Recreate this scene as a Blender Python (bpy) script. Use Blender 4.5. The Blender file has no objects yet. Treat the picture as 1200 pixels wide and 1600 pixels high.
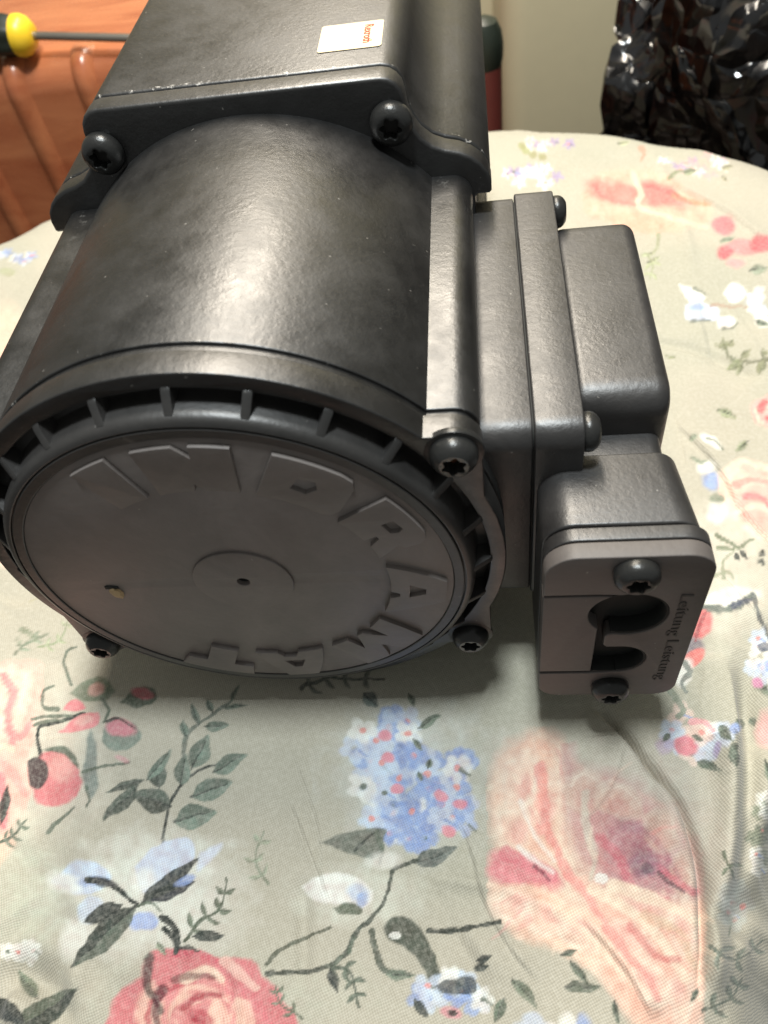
import bpy, bmesh, math, random
import numpy as np
from mathutils import Matrix, Vector
random.seed(7); rng = np.random.RandomState(11)
scene = bpy.context.scene
COL = scene.collection
MM = 0.001

# ------------------------------------------------------------------ camera
F_PX = 1254.236
CAM = np.array([74.534, -132.855, 197.009])              # mm
ROT = np.array([[0.99049772, 0.0486963, -0.12861935],
                [-0.03942412, -0.7954303, -0.60476142],
                [-0.13175737, 0.60408551, -0.78595209]])  # rows: right, down, forward
cd = bpy.data.cameras.new('camera'); cam = bpy.data.objects.new('camera', cd); COL.objects.link(cam)
r, d, f = ROT
m = Matrix(((r[0], -d[0], -f[0], CAM[0]*MM), (r[1], -d[1], -f[1], CAM[1]*MM), (r[2], -d[2], -f[2], CAM[2]*MM), (0, 0, 0, 1)))
cam.matrix_world = m
cd.sensor_fit = 'VERTICAL'; cd.sensor_height = 36; cd.sensor_width = 27
cd.lens = F_PX/1600*36
cd.clip_start = 0.01; cd.clip_end = 50
cd.dof.use_dof = True; cd.dof.focus_distance = 0.262; cd.dof.aperture_fstop = cd.lens/2.0
scene.camera = cam
scene.render.resolution_x = 768; scene.render.resolution_y = 1024

# ------------------------------------------------------------------ light
world = bpy.data.worlds.new('World'); scene.world = world; world.use_nodes = True
bg = world.node_tree.nodes['Background']
bg.inputs[0].default_value = (0.92, 0.95, 0.92, 1); bg.inputs[1].default_value = 0.26

def area(name, loc, target, size, power, col, shape='DISK'):
    l = bpy.data.lights.new(name, 'AREA'); l.shape = shape; l.size = size; l.energy = power; l.color = col
    o = bpy.data.objects.new(name, l); COL.objects.link(o); o.location = loc
    o.rotation_euler = (Vector(target)-Vector(loc)).to_track_quat('-Z', 'Y').to_euler()
    return o
tube = area('tube_lamp', (0.005, 0.585, 0.74), (0.005, 0.585, -0.08), 0.15, 14.0, (1.0, 0.90, 0.76), 'RECTANGLE')
tube.data.size_y = 0.83; tube.rotation_euler = (0, 0, 0)
area('ceiling_light', (0.08, 0.05, 1.30), (0.05, 0.05, -0.08), 0.17, 19.0, (0.91, 0.98, 1.0))
scene.view_settings.view_transform = 'Standard'; scene.view_settings.look = 'None'
scene.view_settings.exposure = 0.0; scene.view_settings.gamma = 1.0
scene.view_settings.use_curve_mapping = False

# ------------------------------------------------------------------ node helpers
class NT:
    def __init__(s, name):
        s.m = bpy.data.materials.new(name); s.m.use_nodes = True; s.t = s.m.node_tree; s.t.nodes.clear()
        s.out = s.n('ShaderNodeOutputMaterial'); s.b = s.n('ShaderNodeBsdfPrincipled'); s.l(s.b.outputs[0], s.out.inputs[0])
        s.tc = s.n('ShaderNodeTexCoord')
    def n(s, t, **k):
        x = s.t.nodes.new(t)
        for a, b in k.items(): setattr(x, a, b)
        return x
    def l(s, a, b): s.t.links.new(a, b)
    def set(s, name, v):
        if hasattr(v, 'is_linked') or hasattr(v, 'links'): s.l(v, s.b.inputs[name])
        else: s.b.inputs[name].default_value = v
    def noise(s, scale, detail=4, rough=.6, co=None, out='Fac', dist=0):
        x = s.n('ShaderNodeTexNoise'); x.inputs['Scale'].default_value = scale; x.inputs['Detail'].default_value = detail
        x.inputs['Roughness'].default_value = rough; x.inputs['Distortion'].default_value = dist
        s.l(co or s.tc.outputs['Object'], x.inputs['Vector']); return x.outputs[out]
    def ramp(s, fac, stops):
        x = s.n('ShaderNodeValToRGB'); e = x.color_ramp.elements
        while len(e) < len(stops): e.new(.5)
        for i, (p, c) in enumerate(stops):
            e[i].position = p; e[i].color = (c, c, c, 1) if isinstance(c, (int, float)) else (*c, 1)
        s.l(fac, x.inputs[0]); return x.outputs[0]
    def mix(s, fac, a, b, bt='MIX'):
        x = s.n('ShaderNodeMix', data_type='RGBA', blend_type=bt)
        for i, v in ((0, fac), (6, a), (7, b)):
            if isinstance(v, (int, float)): x.inputs[i].default_value = v
            elif isinstance(v, tuple): x.inputs[i].default_value = (*v, 1)
            else: s.l(v, x.inputs[i])
        return x.outputs[2]
    def math(s, op, a, b=0.0):
        x = s.n('ShaderNodeMath', operation=op)
        for i, v in ((0, a), (1, b)):
            if isinstance(v, (int, float)): x.inputs[i].default_value = v
            else: s.l(v, x.inputs[i])
        return x.outputs[0]
    def bump(s, h, strength, dist, prev=None):
        x = s.n('ShaderNodeBump'); x.inputs['Strength'].default_value = strength; x.inputs['Distance'].default_value = dist
        s.l(h, x.inputs['Height'])
        if prev is not None: s.l(prev, x.inputs['Normal'])
        return x.outputs[0]
    def scaled(s, v):
        x = s.n('ShaderNodeMapping'); x.inputs['Scale'].default_value = v; s.l(s.tc.outputs['Object'], x.inputs['Vector']); return x.outputs[0]

def paint(name, base, dust, rlo, rhi, grain, wear=0.5, dustamt=.5, spec=.6, bands=()):
    """semi-matt black paint over a casting: smudges, dust, orange-peel grain, edges worn to bare metal"""
    t = NT(name)
    big = t.noise(28, 5, .62, dist=.6); mid = t.noise(120, 5, .65); fine = t.noise(1500, 3, .6); mic = t.noise(520, 2, .5)
    dm = t.ramp(big, [(.42, 0.), (.72, dustamt)])
    c = t.mix(dm, base, dust)
    sm = t.ramp(mid, [(.35, 0.), (.75, .35)])
    c = t.mix(sm, c, tuple(x*1.6 for x in base))
    spk = t.ramp(t.noise(760, 1, .3), [(.80, 0.), (.83, 1.)])
    c = t.mix(t.math('MULTIPLY', spk, .4), c, (.38, .36, .33))
    geo = t.n('ShaderNodeNewGeometry')
    pt = t.ramp(geo.outputs['Pointiness'], [(.60, 0.), (.72, 1.)])
    chip = t.math('MULTIPLY', pt, t.ramp(t.noise(210, 5, .75), [(.55, 0.), (.62, wear)]))
    c = t.mix(chip, c, (.42, .41, .39))
    if bands:                                              # paint rubbed off along machined edges
        sp = t.n('ShaderNodeSeparateXYZ'); t.l(t.tc.outputs['Object'], sp.inputs[0])
        wn = t.noise(150, 5, .8, dist=.5)
        for y0, hw, th in bands:
            dd = t.math('ABSOLUTE', t.math('SUBTRACT', sp.outputs[1], y0*MM))
            bm_ = t.math('LESS_THAN', t.math('ADD', dd, t.math('MULTIPLY', t.noise(420, 3, .6), hw*MM*.9)), hw*MM)
            c = t.mix(t.math('MULTIPLY', bm_, t.ramp(wn, [(th, 0.), (th+.05, .85)])), c, (.36, .345, .32))
    t.set('Base Color', c)
    rr = t.n('ShaderNodeMapRange'); rr.inputs['To Min'].default_value = rlo; rr.inputs['To Max'].default_value = rhi
    rr.inputs['From Min'].default_value = .3; rr.inputs['From Max'].default_value = .7
    t.l(t.mix(.45, big, mid), rr.inputs['Value'])
    t.set('Roughness', rr.outputs[0])
    b = t.bump(mic, .16, .0006); b = t.bump(fine, grain, .0002, b); t.set('Normal', b)
    t.b.inputs['Specular IOR Level'].default_value = spec
    return t.m
M_BODY = paint('black_casting_paint', (.0050, .0048, .0047), (.016, .015, .014), .30, .54, .20, .8, .6, 1.0, ((131.0, 1.3, .57), (11.7, .6, .64)))
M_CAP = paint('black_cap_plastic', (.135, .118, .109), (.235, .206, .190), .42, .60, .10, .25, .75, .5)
M_HUB = paint('black_hub_plastic', (.022, .021, .020), (.060, .054, .050), .36, .5, .12, .3, .6, .7)
M_TERM = paint('black_terminal_paint', (.016, .0150, .0148), (.052, .048, .046), .32, .54, .25, .8, .6, .8)
M_DARK = paint('black_clamp_plastic', (.080, .070, .065), (.145, .126, .116), .45, .6, .10, .5, .5, .5)

def simple(name, col, rough=.5, metal=0., bumpscale=None, bumps=.2, vary=.15, spec=.5):
    t = NT(name)
    n = t.noise(60, 4, .6)
    t.set('Base Color', t.mix(n, tuple(c*(1-vary) for c in col), tuple(min(1, c*(1+vary)) for c in col)))
    t.set('Roughness', rough); t.set('Metallic', metal); t.b.inputs['Specular IOR Level'].default_value = spec
    if bumpscale: t.set('Normal', t.bump(t.noise(bumpscale, 4, .6), bumps, .001))
    return t.m
M_SCREW = simple('blackened_screw_steel', (.030, .030, .029), .30, .35, 900, .15)
M_WORN = simple('worn_screw_rim', (.15, .145, .135), .38, .8, 700, .3, .4)
M_RECESS = simple('screw_drive_dark', (.012, .010, .009), .6)
M_RUST = simple('rusty_screw_drive', (.13, .050, .022), .7, 0, 800, .5, .6)
M_INNER = simple('rubber_and_hole_shade', (.008, .009, .008), .75)  # rubber parts; also stands in for shade inside the clamp openings
M_STICK = simple('sticker_cream', (.68, .56, .38), .8, vary=.03, spec=.15)
M_STICKW = simple('sticker_white', (.80, .79, .74), .8, vary=.03, spec=.15)
M_RED = simple('sticker_red_ink', (.66, .07, .04), .8, spec=.15)
M_INK = simple('moulded_lettering', (.050, .045, .042), .6)
M_FLECK = simple('peeled_fleck', (.42, .30, .16), .7)
M_WHITEFLECK = simple('white_fleck', (.70, .66, .58), .7)

# ------------------------------------------------------------------ object helpers
def link(o, parent=None):
    COL.objects.link(o)
    if parent is not None:
        o.parent = parent
        # all parts are modelled in world coordinates
        root = parent
        mat = Matrix.Identity(4)
        if parent.type == 'EMPTY': mat = Matrix.Translation(parent.location).inverted()
        o.matrix_parent_inverse = mat
    return o
def finish(me, name, mat, parent, angle=35, smooth=True):
    me.name = name
    me.materials.clear(); me.materials.append(mat)
    if smooth:
        nn = np.zeros(len(me.polygons)*3); me.polygons.foreach_get('normal', nn)
        me.polygons.foreach_set('use_smooth', (np.abs(nn.reshape(-1, 3)).max(1) < .99995))      # broad flat faces stay flat
        me.set_sharp_from_angle(angle=math.radians(angle))
    return link(bpy.data.objects.new(name, me), parent)
def frm(bm, name, mat, parent=None, angle=35, smooth=True):
    bmesh.ops.recalc_face_normals(bm, faces=bm.faces)
    me = bpy.data.meshes.new(name); bm.to_mesh(me); bm.free()
    return finish(me, name, mat, parent, angle, smooth)
def tag(o, label, cat=None, group=None, kind=None):
    o['label'] = label
    if cat: o['category'] = cat
    if group: o['group'] = group
    if kind: o['kind'] = kind
    return o
def empty(name, loc):
    o = bpy.data.objects.new(name, None); COL.objects.link(o); o.location = loc; o.empty_display_size = .02
    return o

AX = {'y': lambda a, b, h: (a, h, b), 'x': lambda a, b, h: (h, a, b), 'z': lambda a, b, h: (a, b, h)}
def prism(loops, h0, h1, axis='y', bev=.4, res=2):
    """filled outline (holes allowed) extruded between h0 and h1 (mm) along an axis; outline edges rounded; returns mesh in metres"""
    cu = bpy.data.curves.new('tmp', 'CURVE'); cu.dimensions = '2D'; cu.fill_mode = 'BOTH'
    T = abs(h1-h0)
    cu.bevel_depth = bev; cu.bevel_resolution = res; cu.extrude = T/2-bev; cu.offset = -bev
    for lp in loops:
        s = cu.splines.new('POLY'); s.points.add(len(lp)-1); s.use_cyclic_u = True
        co = np.ones((len(lp), 4)); co[:, :2] = lp; co[:, 2] = 0
        s.points.foreach_set('co', co.ravel())
    ob = bpy.data.objects.new('tmp', cu); COL.objects.link(ob)
    dg = bpy.context.evaluated_depsgraph_get()
    me = bpy.data.meshes.new_from_object(ob.evaluated_get(dg), depsgraph=dg)
    bpy.data.objects.remove(ob); bpy.data.curves.remove(cu)
    v = np.zeros(len(me.vertices)*3); me.vertices.foreach_get('co', v); v = v.reshape(-1, 3)
    hm = (h0+h1)/2
    a, b, h = v[:, 0], v[:, 1], v[:, 2]+hm
    w = np.stack(AX[axis](a, b, h), 1)*MM
    me.vertices.foreach_set('co', w.ravel()); me.update()
    bm = bmesh.new(); bm.from_mesh(me)
    bmesh.ops.remove_doubles(bm, verts=bm.verts, dist=2e-6)
    bmesh.ops.recalc_face_normals(bm, faces=bm.faces); bm.to_mesh(me); bm.free()
    return me
def rrect(x0, x1, y0, y1, r, n=8):
    r = r if isinstance(r, (list, tuple)) else [r]*4
    pts = []
    for (cx, cy, a0, rr) in ((x1-r[0], y1-r[0], 0, r[0]), (x0+r[1], y1-r[1], 90, r[1]), (x0+r[2], y0+r[2], 180, r[2]), (x1-r[3], y0+r[3], 270, r[3])):
        for k in range(n+1):
            a = math.radians(a0+90*k/n); pts.append((cx+rr*math.cos(a), cy+rr*math.sin(a)))
    return pts
def circle(r, n=160, cx=0, cy=0, a0=0, a1=360):
    full = abs(a1-a0) >= 360
    k = n if full else n+1
    return [(cx+r*math.cos(math.radians(a0+(a1-a0)*i/n)), cy+r*math.sin(math.radians(a0+(a1-a0)*i/n))) for i in range(k)]
def lug_outline(R, hx, hz, rad, n=720):
    """circle joined with a rounded rectangle (the four corner columns)"""
    rr = np.array(rrect(-hx, hx, -hz, hz, rad, 10)); rr = np.vstack([rr, rr[:1]])
    out = []
    for k in range(n):
        th = 2*math.pi*(k+.5)/n; dx, dz = math.cos(th), math.sin(th); best = R
        p, q = rr[:-1], rr[1:]; e = q-p
        den = dx*e[:, 1]-dz*e[:, 0]
        with np.errstate(all='ignore'):
            t = (p[:, 0]*e[:, 1]-p[:, 1]*e[:, 0])/den; s = (p[:, 0]*dz-p[:, 1]*dx)/den
        ok = (t > 0) & (s >= -1e-9) & (s <= 1+1e-9)
        if ok.any(): best = max(best, t[ok].max())
        out.append((best*dx, best*dz))
    return out
def lathe(profile, n=192, axis='y', c=(0, 0, 0), closed_ends=True):
    """profile: list of (radius, height) in mm"""
    bm = bmesh.new(); rows = []
    for (r, h) in profile:
        if r < 1e-6:
            rows.append([bm.verts.new(vec(0, 0, h, axis, c))])
        else:
            rows.append([bm.verts.new(vec(r*math.cos(2*math.pi*k/n), r*math.sin(2*math.pi*k/n), h, axis, c)) for k in range(n)])
    for A, B in zip(rows, rows[1:]):
        for k in range(n):
            k2 = (k+1) % n
            if len(A) == 1 and len(B) == 1: continue
            if len(A) == 1: bm.faces.new((A[0], B[k], B[k2]))
            elif len(B) == 1: bm.faces.new((A[k], A[k2], B[0]))
            else: bm.faces.new((A[k], A[k2], B[k2], B[k]))
    return bm
def vec(a, b, h, axis, c):
    v = AX[axis](a, b, h); return ((v[0]+c[0])*MM, (v[1]+c[1])*MM, (v[2]+c[2])*MM)

# pan-head screw with a six-lobe socket; axis points OUT of the surface along +-y / +-x
def screw(parent, c, direction, R, H, rust=False, tilt=None, worn=False):
    tilt = random.random()*6.28 if tilt is None else tilt
    prof = [(R*.93, 0), (R, H*.12), (R, H*.42), (R*.95, H*.62), (R*.84, H*.80), (R*.70, H*.93), (R*.60, H)]
    n = 48; bm = bmesh.new(); rows = []
    axis, sg = direction
    def V(a, b, h): return bm.verts.new(vec(a, b, sg*h, axis, c))
    def lobe(th, r): return r*(1+.16*math.cos(6*th+tilt))
    def ring(r, h, star=False):
        out = []
        for k in range(n):
            th = 2*math.pi*k/n; q = lobe(th, r) if star else r
            out.append(V(q*math.cos(th), q*math.sin(th), h))
        return out
    rows = [ring(r, h) for r, h in prof]
    rows += [ring(R*.46, H*.985, True), ring(R*.43, H*.90, True), ring(R*.41, H*.35, True)]
    for A, B in zip(rows, rows[1:]):
        for k in range(n): bm.faces.new((A[k], A[(k+1) % n], B[(k+1) % n], B[k]))
    o = frm(bm, 'screw', M_SCREW, parent, 40)
    if worn:
        o.data.materials.append(M_WORN)
        for f_ in list(o.data.polygons)[n*6:n*7]: f_.material_index = 1
    bm = bmesh.new()
    bm.faces.new([bm.verts.new(vec(R*.5*math.cos(2*math.pi*k/24), R*.5*math.sin(2*math.pi*k/24), sg*H*.36, axis, c)) for k in range(24)])
    frm(bm, 'socket', M_RUST if rust else M_RECESS, o if parent.parent is None else parent, 40)
    return o

# ------------------------------------------------------------------ setting: floor, wall
def slab(name, x0, x1, y0, y1, z0, z1, mat, parent=None, bev=0., seg=3):
    bm = bmesh.new(); bmesh.ops.create_cube(bm, size=1)
    for v in bm.verts:
        v.co = Vector(((x0+x1)/2+(x1-x0)*v.co.x, (y0+y1)/2+(y1-y0)*v.co.y, (z0+z1)/2+(z1-z0)*v.co.z))*MM
    if bev: bmesh.ops.bevel(bm, geom=list(bm.edges), offset=bev*MM, segments=seg, profile=.5, affect='EDGES')
    return frm(bm, name, mat, parent, 40)
GZ = -82.5                                # cloth level
FLOOR = -520.
M_FLOOR = simple('dark_floor', (.055, .035, .024), .5, 0, 40, .3, .4)
fl = slab('floor', -2500, 2500, -2000, 2500, FLOOR-20, FLOOR, M_FLOOR); fl['kind'] = 'structure'
M_WALL = simple('cream_wall_paint', (.66, .60, .42), .7, 0, 300, .1, .04)
wl = slab('wall', -2500, 2500, 1350, 1380, FLOOR, 1600, M_WALL); wl['kind'] = 'structure'

# ------------------------------------------------------------------ the motor
motor = empty('servo_motor', (0, .12, GZ*MM))
tag(motor, 'black cast electric servo motor with ribbed round end cap lying on floral cloth', 'motor')

YB = 120.0
# stator housing: cylinder with four corner columns
body = finish(prism([lug_outline(78.4, 72.6, 51.2, 6.5)], 11.4, YB+1, 'y', .5), 'stator_housing', M_BODY, motor, 30)
finish(prism([lug_outline(77.5, 71.6, 50.2, 6)], 9.0, 12, 'y', .2), 'gasket_ring', M_BODY, motor, 30)

# rear housing: front plate and long block
def rear_outline(k=0.):
    half = [(0, 85), (46, 85), (48.6, 84.4), (50.8, 82.9), (52.3, 80.7), (53, 78), (53.3, 73.5), (54.6, 69), (57, 65), (60.5, 61.8), (64.5, 60),
            (69, 58.8), (73, 56.8), (76, 54.2), (78.2, 51), (79.2, 47.5), (79.2, 44), (78.4, 43.2), (74.5, 43.2), (73.6, 42.2)]
    half = [(x-(k if x > 1 else 0), z-k) for x, z in half]
    bot = [(x, -z) for x, z in reversed(half)]
    bot = [(x, max(z, GZ+.05+k)) for x, z in bot]
    right = half+bot
    left = [(-x, z) for x, z in reversed(right) if x > 1e-6]
    out = [right[0]]
    for q in right[1:]+left:
        if (q[0]-out[-1][0])**2+(q[1]-out[-1][1])**2 > .04: out.append(q)
    return out[::-1]
finish(prism([rear_outline()], YB, YB+8.8, 'y', 1.2, 3), 'mounting_plate', M_BODY, motor, 30)
finish(prism([rear_outline(.9)], YB+8, YB+11.2, 'y', .2, 1), 'plate_seam', M_BODY, motor, 30)
rear = finish(prism([rear_outline(.15)], YB+10.0, YB+190, 'y', 1.1, 3), 'rear_housing', M_BODY, motor, 30)
for sx in (-1, 1): screw(motor, (sx*48.2, YB, 71.5), ('y', -1), 6.9, 5.8)

# end cap: flange with lugs, hub, ribs, engraved face plate
cap = finish(prism([lug_outline(78.6, 73.2, 52.4, 8), circle(73.8, 180)], .5, 8.6, 'y', .5), 'end_cap', M_BODY, motor, 30)
hub_prof = [(75, 5.2), (70.4, 4.6), (69.9, 3.8), (69.7, 2), (69.6, -2.2), (69.3, -3.4), (68.7, -4.4), (67.9, -5.0), (67.0, -5.3), (66.75, -5.2), (66.7, -4.4),
            (66.3, -4.4), (66.25, -5.2), (66.0, -5.45), (63.5, -5.5), (63.25, -5.3), (63.2, -4.3)]
hub = frm(lathe(hub_prof, 240), 'hub', M_HUB, cap, 30)
def polar(a, r): return (r*math.cos(math.radians(a)), r*math.sin(math.radians(a)))
def arcpath(corners, step=1.5):
    """corners: (angle, radius) list; edges follow arcs"""
    out = []
    for (a0, r0), (a1, r1) in zip(corners, corners[1:]+corners[:1]):
        n = max(1, int(abs(a1-a0)/step))
        for k in range(n): out.append(polar(a0+(a1-a0)*k/n, r0+(r1-r0)*k/n))
    return out
RI, RO = 44.6, 61.2
letters = []
letters.append([(120.5, RO-.2), (109, RO), (108.2, RI), (120.9, RI)])                                        # I
letters.append([(101.6, RO), (91.3, RO), (87.7, 57), (87.3, RO), (77.7, RO), (75.4, RI), (86, RI), (89.8, 47.2), (90.4, RI), (103, RI)])   # N
letters.append([(68.2, RO), (51, RO), (47.8, 60.6), (46, 58.5), (43.6, 49), (44.5, 46), (47.5, RI), (70.3, RI)])      # D
letters.append([(38.2, RO), (22, RO), (19.3, 60.2), (18, 58), (17.6, 53.4), (19.5, 52), (14.8, RI), (22.6, RI), (25, 48.6), (26.6, 48.6), (26.8, RI), (40.4, RI)])  # R
letters.append([(8.4, RI), (-2, RO), (-12.4, RO), (-24, RI), (-13.4, RI), (-11.6, 47.4), (-9.8, 47.4), (-8.6, RI)])  # A
letters.append([(-30.4, RI), (-33.6, RO), (-43.2, RO), (-47, 54), (-50.8, RO), (-60.4, RO), (-63.5, RI), (-54.6, RI), (-53.6, 52), (-48.6, RI), (-45.4, RI), (-40.4, 52), (-39.4, RI)])  # M
letters.append([(-68.6, RI), (-79, RO), (-89.4, RO), (-100, RI), (-90, RI), (-87.6, 47.4), (-82.6, 47.4), (-80.4, RI)])  # A
letters.append([(-101.5, RO), (-125.5, RO), (-125, 55.4), (-118.4, 55), (-119.4, RI), (-107.4, RI), (-108.4, 55), (-101.5, 55.4)])   # T
counters = [[(60.4, 54.8), (55.6, 55.6), (54, 53), (56, 50), (61, 50.4)],
            [(30.4, 56.6), (26, 56.8), (25, 55), (26, 52.8), (30.6, 52.8)],
            [(-6.2, 55), (-9, 55), (-11.6, 50.2), (-3.8, 50.2)],
            [(-83, 55), (-85.8, 55), (-88.6, 50.2), (-80, 50.2)]]
FY = -5.1                                             # face level; letters and boss stand proud of it
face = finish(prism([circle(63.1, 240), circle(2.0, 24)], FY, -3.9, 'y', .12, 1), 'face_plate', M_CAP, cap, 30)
tag(face, 'dusty dark grey face of the cap with raised INDRAMAT lettering round its rim')
hole_in = {2: [0], 3: [1], 4: [2], 6: [3]}              # letters with counters
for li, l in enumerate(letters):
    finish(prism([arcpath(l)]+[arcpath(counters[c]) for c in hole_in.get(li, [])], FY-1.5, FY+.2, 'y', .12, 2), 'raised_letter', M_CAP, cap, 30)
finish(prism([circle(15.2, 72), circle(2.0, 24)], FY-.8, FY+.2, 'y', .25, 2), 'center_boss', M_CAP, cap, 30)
frm(lathe([(2.1, -4.9), (2.05, -4.3), (0, -4.3)], 24), 'center_hole', M_INNER, cap)
# ribs bridging flange and hub every 15 degrees
for k in range(24):
    a = math.radians(14.6+15*k)
    if abs(((14.6+15*k) % 180)-35) < 3: continue
    er, et = (math.cos(a), math.sin(a)), (-math.sin(a), math.cos(a))
    prof = [(69.0, 4.9), (74.4, 4.9), (74.4, .9), (75.6, .2), (76.3, .0), (69.0, -4.1)]
    prof = [(69.0, 4.9), (74.6, 4.9), (74.6, .35), (73.6, -.4), (69.0, -3.9)]
    bm = bmesh.new(); w = 1.15
    A = [bm.verts.new(((er[0]*r-et[0]*w)*MM, y*MM, (er[1]*r-et[1]*w)*MM)) for r, y in prof]
    B = [bm.verts.new(((er[0]*r+et[0]*w)*MM, y*MM, (er[1]*r+et[1]*w)*MM)) for r, y in prof]
    bm.faces.new(A); bm.faces.new(B[::-1])
    for i in range(len(prof)):
        j = (i+1) % len(prof); bm.faces.new((A[i], B[i], B[j], A[j]))
    bmesh.ops.bevel(bm, geom=list(bm.edges), offset=.25*MM, segments=1, affect='EDGES')
    frm(bm, 'rib', M_HUB, cap, 30)
for sx, sz, ru in ((1, 1, True), (1, -1, False), (-1, -1, False), (-1, 1, False)):
    screw(motor, (sx*66, 2.0, sz*46.6), ('y', -1), 6.2, 6.4, ru, worn=True)
    finish(prism([circle(7.6, 40, sx*66, sz*46.6)], .4, 2.2, 'y', .2, 1), 'washer', M_SCREW, motor, 30)
# nick with a peeled fleck on the face
def fleck(c, s, mat, parent, name='paint_fleck', seed=0, flat=.35):
    rg = np.random.RandomState(seed); bm = bmesh.new()
    bmesh.ops.create_icosphere(bm, subdivisions=2, radius=1)
    for v in bm.verts:
        k = 1+.5*(rg.rand()-.5); v.co = Vector(((c[0]+v.co.x*s[0]*k)*MM, (c[1]+v.co.y*s[1]*k)*MM, (c[2]+v.co.z*s[2]*k)*MM))
    return frm(bm, name, mat, parent, 20)
fleck((-42.3, -5.6, -4.9), (2.1, .9, 2.6), M_FLECK, cap, seed=1)
fleck((-42.9, -5.25, -1.9), (2.6, .4, 1.0), M_INNER, cap, 'paint_chip', 2)

# terminal box on the right-hand side
base = finish(prism([rrect(15, 131, -46, 36, [5, 7, 7, 5])], 70, 86.6, 'x', .5), 'terminal_box', M_TERM, motor, 30)
lid = finish(prism([rrect(14.2, 132.5, -47, 36.8, [5, 7, 7, 5])], 87.0, 100.4, 'x', .6), 'lid', M_TERM, base, 30)
finish(prism([rrect(15.6, 130.4, -45, 35.4, 6)], 86, 87.8, 'x', .2), 'lid_gasket', M_INNER, base, 30)
dome = finish(prism([rrect(37, 128, -42, 25.5, [8, 9, 9, 8])], 99.5, 128.6, 'x', 4.5, 5), 'lid_dome', M_TERM, base, 30)
finish(prism([rrect(8, 52, -44, 10, 5)], 99.0, 126.4, 'x', 4.0, 4), 'lid_neck', M_TERM, base, 30)
for (y, z) in ((127.0, 29.5), (20.5, 30.0), (127.0, -39), (20.5, -39)):
    screw(base, (100.4, y, z), ('x', 1), 5.6, 4.6)

# cable elbow with clamp
elbow = finish(prism([rrect(88, 131.5, -61, 21, [8, 9, 7, 7]), rrect(93, 126, -54, 14, 6)], -4.7, 20, 'y', .8, 3), 'cable_elbow', M_TERM, motor, 30)
for v in elbow.data.vertices:                       # casting draft: narrower towards the box
    t = (v.co.y/MM+15)/35
    v.co.x -= max(0, (v.co.x/MM-100)/31)*4.2*t*MM
finish(prism([rrect(91, 124, -57, 18, 6)], 17, 19.4, 'y', .3, 1), 'elbow_back', M_TERM, elbow, 30)
BH = circle(11.2, 64, 112.2, -9)
spacer = finish(prism([rrect(88.2, 132, -61.5, 20.6, [8, 9, 7, 7]), rrect(94, 124, -50, 8, 4)], -9.4, -5.0, 'y', .5), 'clamp_spacer', M_TERM, elbow, 30)
finish(prism([rrect(93.5, 124.5, -50.5, 8.5, 4)], -9.3, -7.5, 'y', .2, 1), 'hole_shade_sheet', M_INNER, elbow, 30)  # black sheet added behind the openings, paints their dark depth
def clamp_loop():
    """clamp plate outline, clockwise notch on its left for the insert and the two cable openings"""
    pts = []
    pts += circle(8, 8, 124, 12.6, 0, 90)+circle(9, 8, 97.0, 11.6, 90, 180)
    pts += [(88.0, 2.35), (103.4, 2.35)]
    a0 = math.degrees(math.asin((2.0+9)/11.2))
    pts += circle(11.2, 44, 112.2, -9, 180-a0+4, -105)[0:]         # over the top, round the right side to the bottom
    pts += [(107.4, -20.2), (106.6, -21.6), (106.6, -26.6), (107.6, -28.0)]
    pts += [(112, -28.0)]+circle(8.4, 24, 112, -36.4, 88, -90)
    pts += [(105, -45.6), (88.0, -45.6)]
    pts += circle(7, 8, 95.0, -55, 180, 270)+circle(7, 8, 125, -55, 270, 360)
    return pts
clamp = finish(prism([clamp_loop()], -15, -9.8, 'y', .45, 2), 'clamp_plate', M_DARK, elbow, 30)
tag(clamp, 'clamp plate with two cable openings and raised Leitung Leistung lettering')
def insert_loop():
    pts = [(88.0, 1.3), (88.0, -44.4), (104.2, -44.4), (104.2, -17.0)]
    pts += circle(11.2, 16, 112.2, -9, 225, 180-62)
    pts += [(104.0, 1.3)]
    return pts
finish(prism([insert_loop()[::-1]], -14.9, -9.8, 'y', .45, 2), 'clamp_insert', M_DARK, elbow, 30)
screw(elbow, (111.6, -15, 14.2), ('y', -1), 6.1, 5.2)
screw(elbow, (111.0, -15, -54.5), ('y', -1), 6.1, 5.2)

def arcband(cx, cy, r0, r1, a0, a1, n=28): return circle(r1, n, cx, cy, a0, a1)+circle(r0, n, cx, cy, a1, a0)
finish(prism([arcband(112.2, -9, 10.5, 11.15, -112, 118)], -14.5, -8.9, 'y', .1, 1), 'hole_shade_liner', M_INNER, elbow, 30)  # black liners added so the opening walls look shaded
finish(prism([arcband(112, -36.4, 7.7, 8.35, -90, 90)], -14.5, -8.9, 'y', .1, 1), 'hole_shade_liner', M_INNER, elbow, 30)
finish(prism([rrect(104.6, 112, -45.1, -44.5, .1, 1)], -14.5, -8.9, 'y', .05, 1), 'hole_shade_liner', M_INNER, elbow, 30)
def text_mesh(s, size, fn, extrude=.2, spacing=1., offset=0.):
    cu = bpy.data.curves.new('txt', 'FONT'); cu.body = s; cu.size = size; cu.extrude = extrude; cu.align_x = 'LEFT'; cu.space_character = spacing; cu.offset = offset
    cu.resolution_u = 3
    ob = bpy.data.objects.new('txt', cu); COL.objects.link(ob)
    dg = bpy.context.evaluated_depsgraph_get()
    me = bpy.data.meshes.new_from_object(ob.evaluated_get(dg), depsgraph=dg)
    bpy.data.objects.remove(ob); bpy.data.curves.remove(cu)
    w = max(v.co.x for v in me.vertices)
    for v in me.vertices: v.co = Vector(fn(v.co.x, v.co.y, v.co.z, w))*MM
    return me
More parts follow.
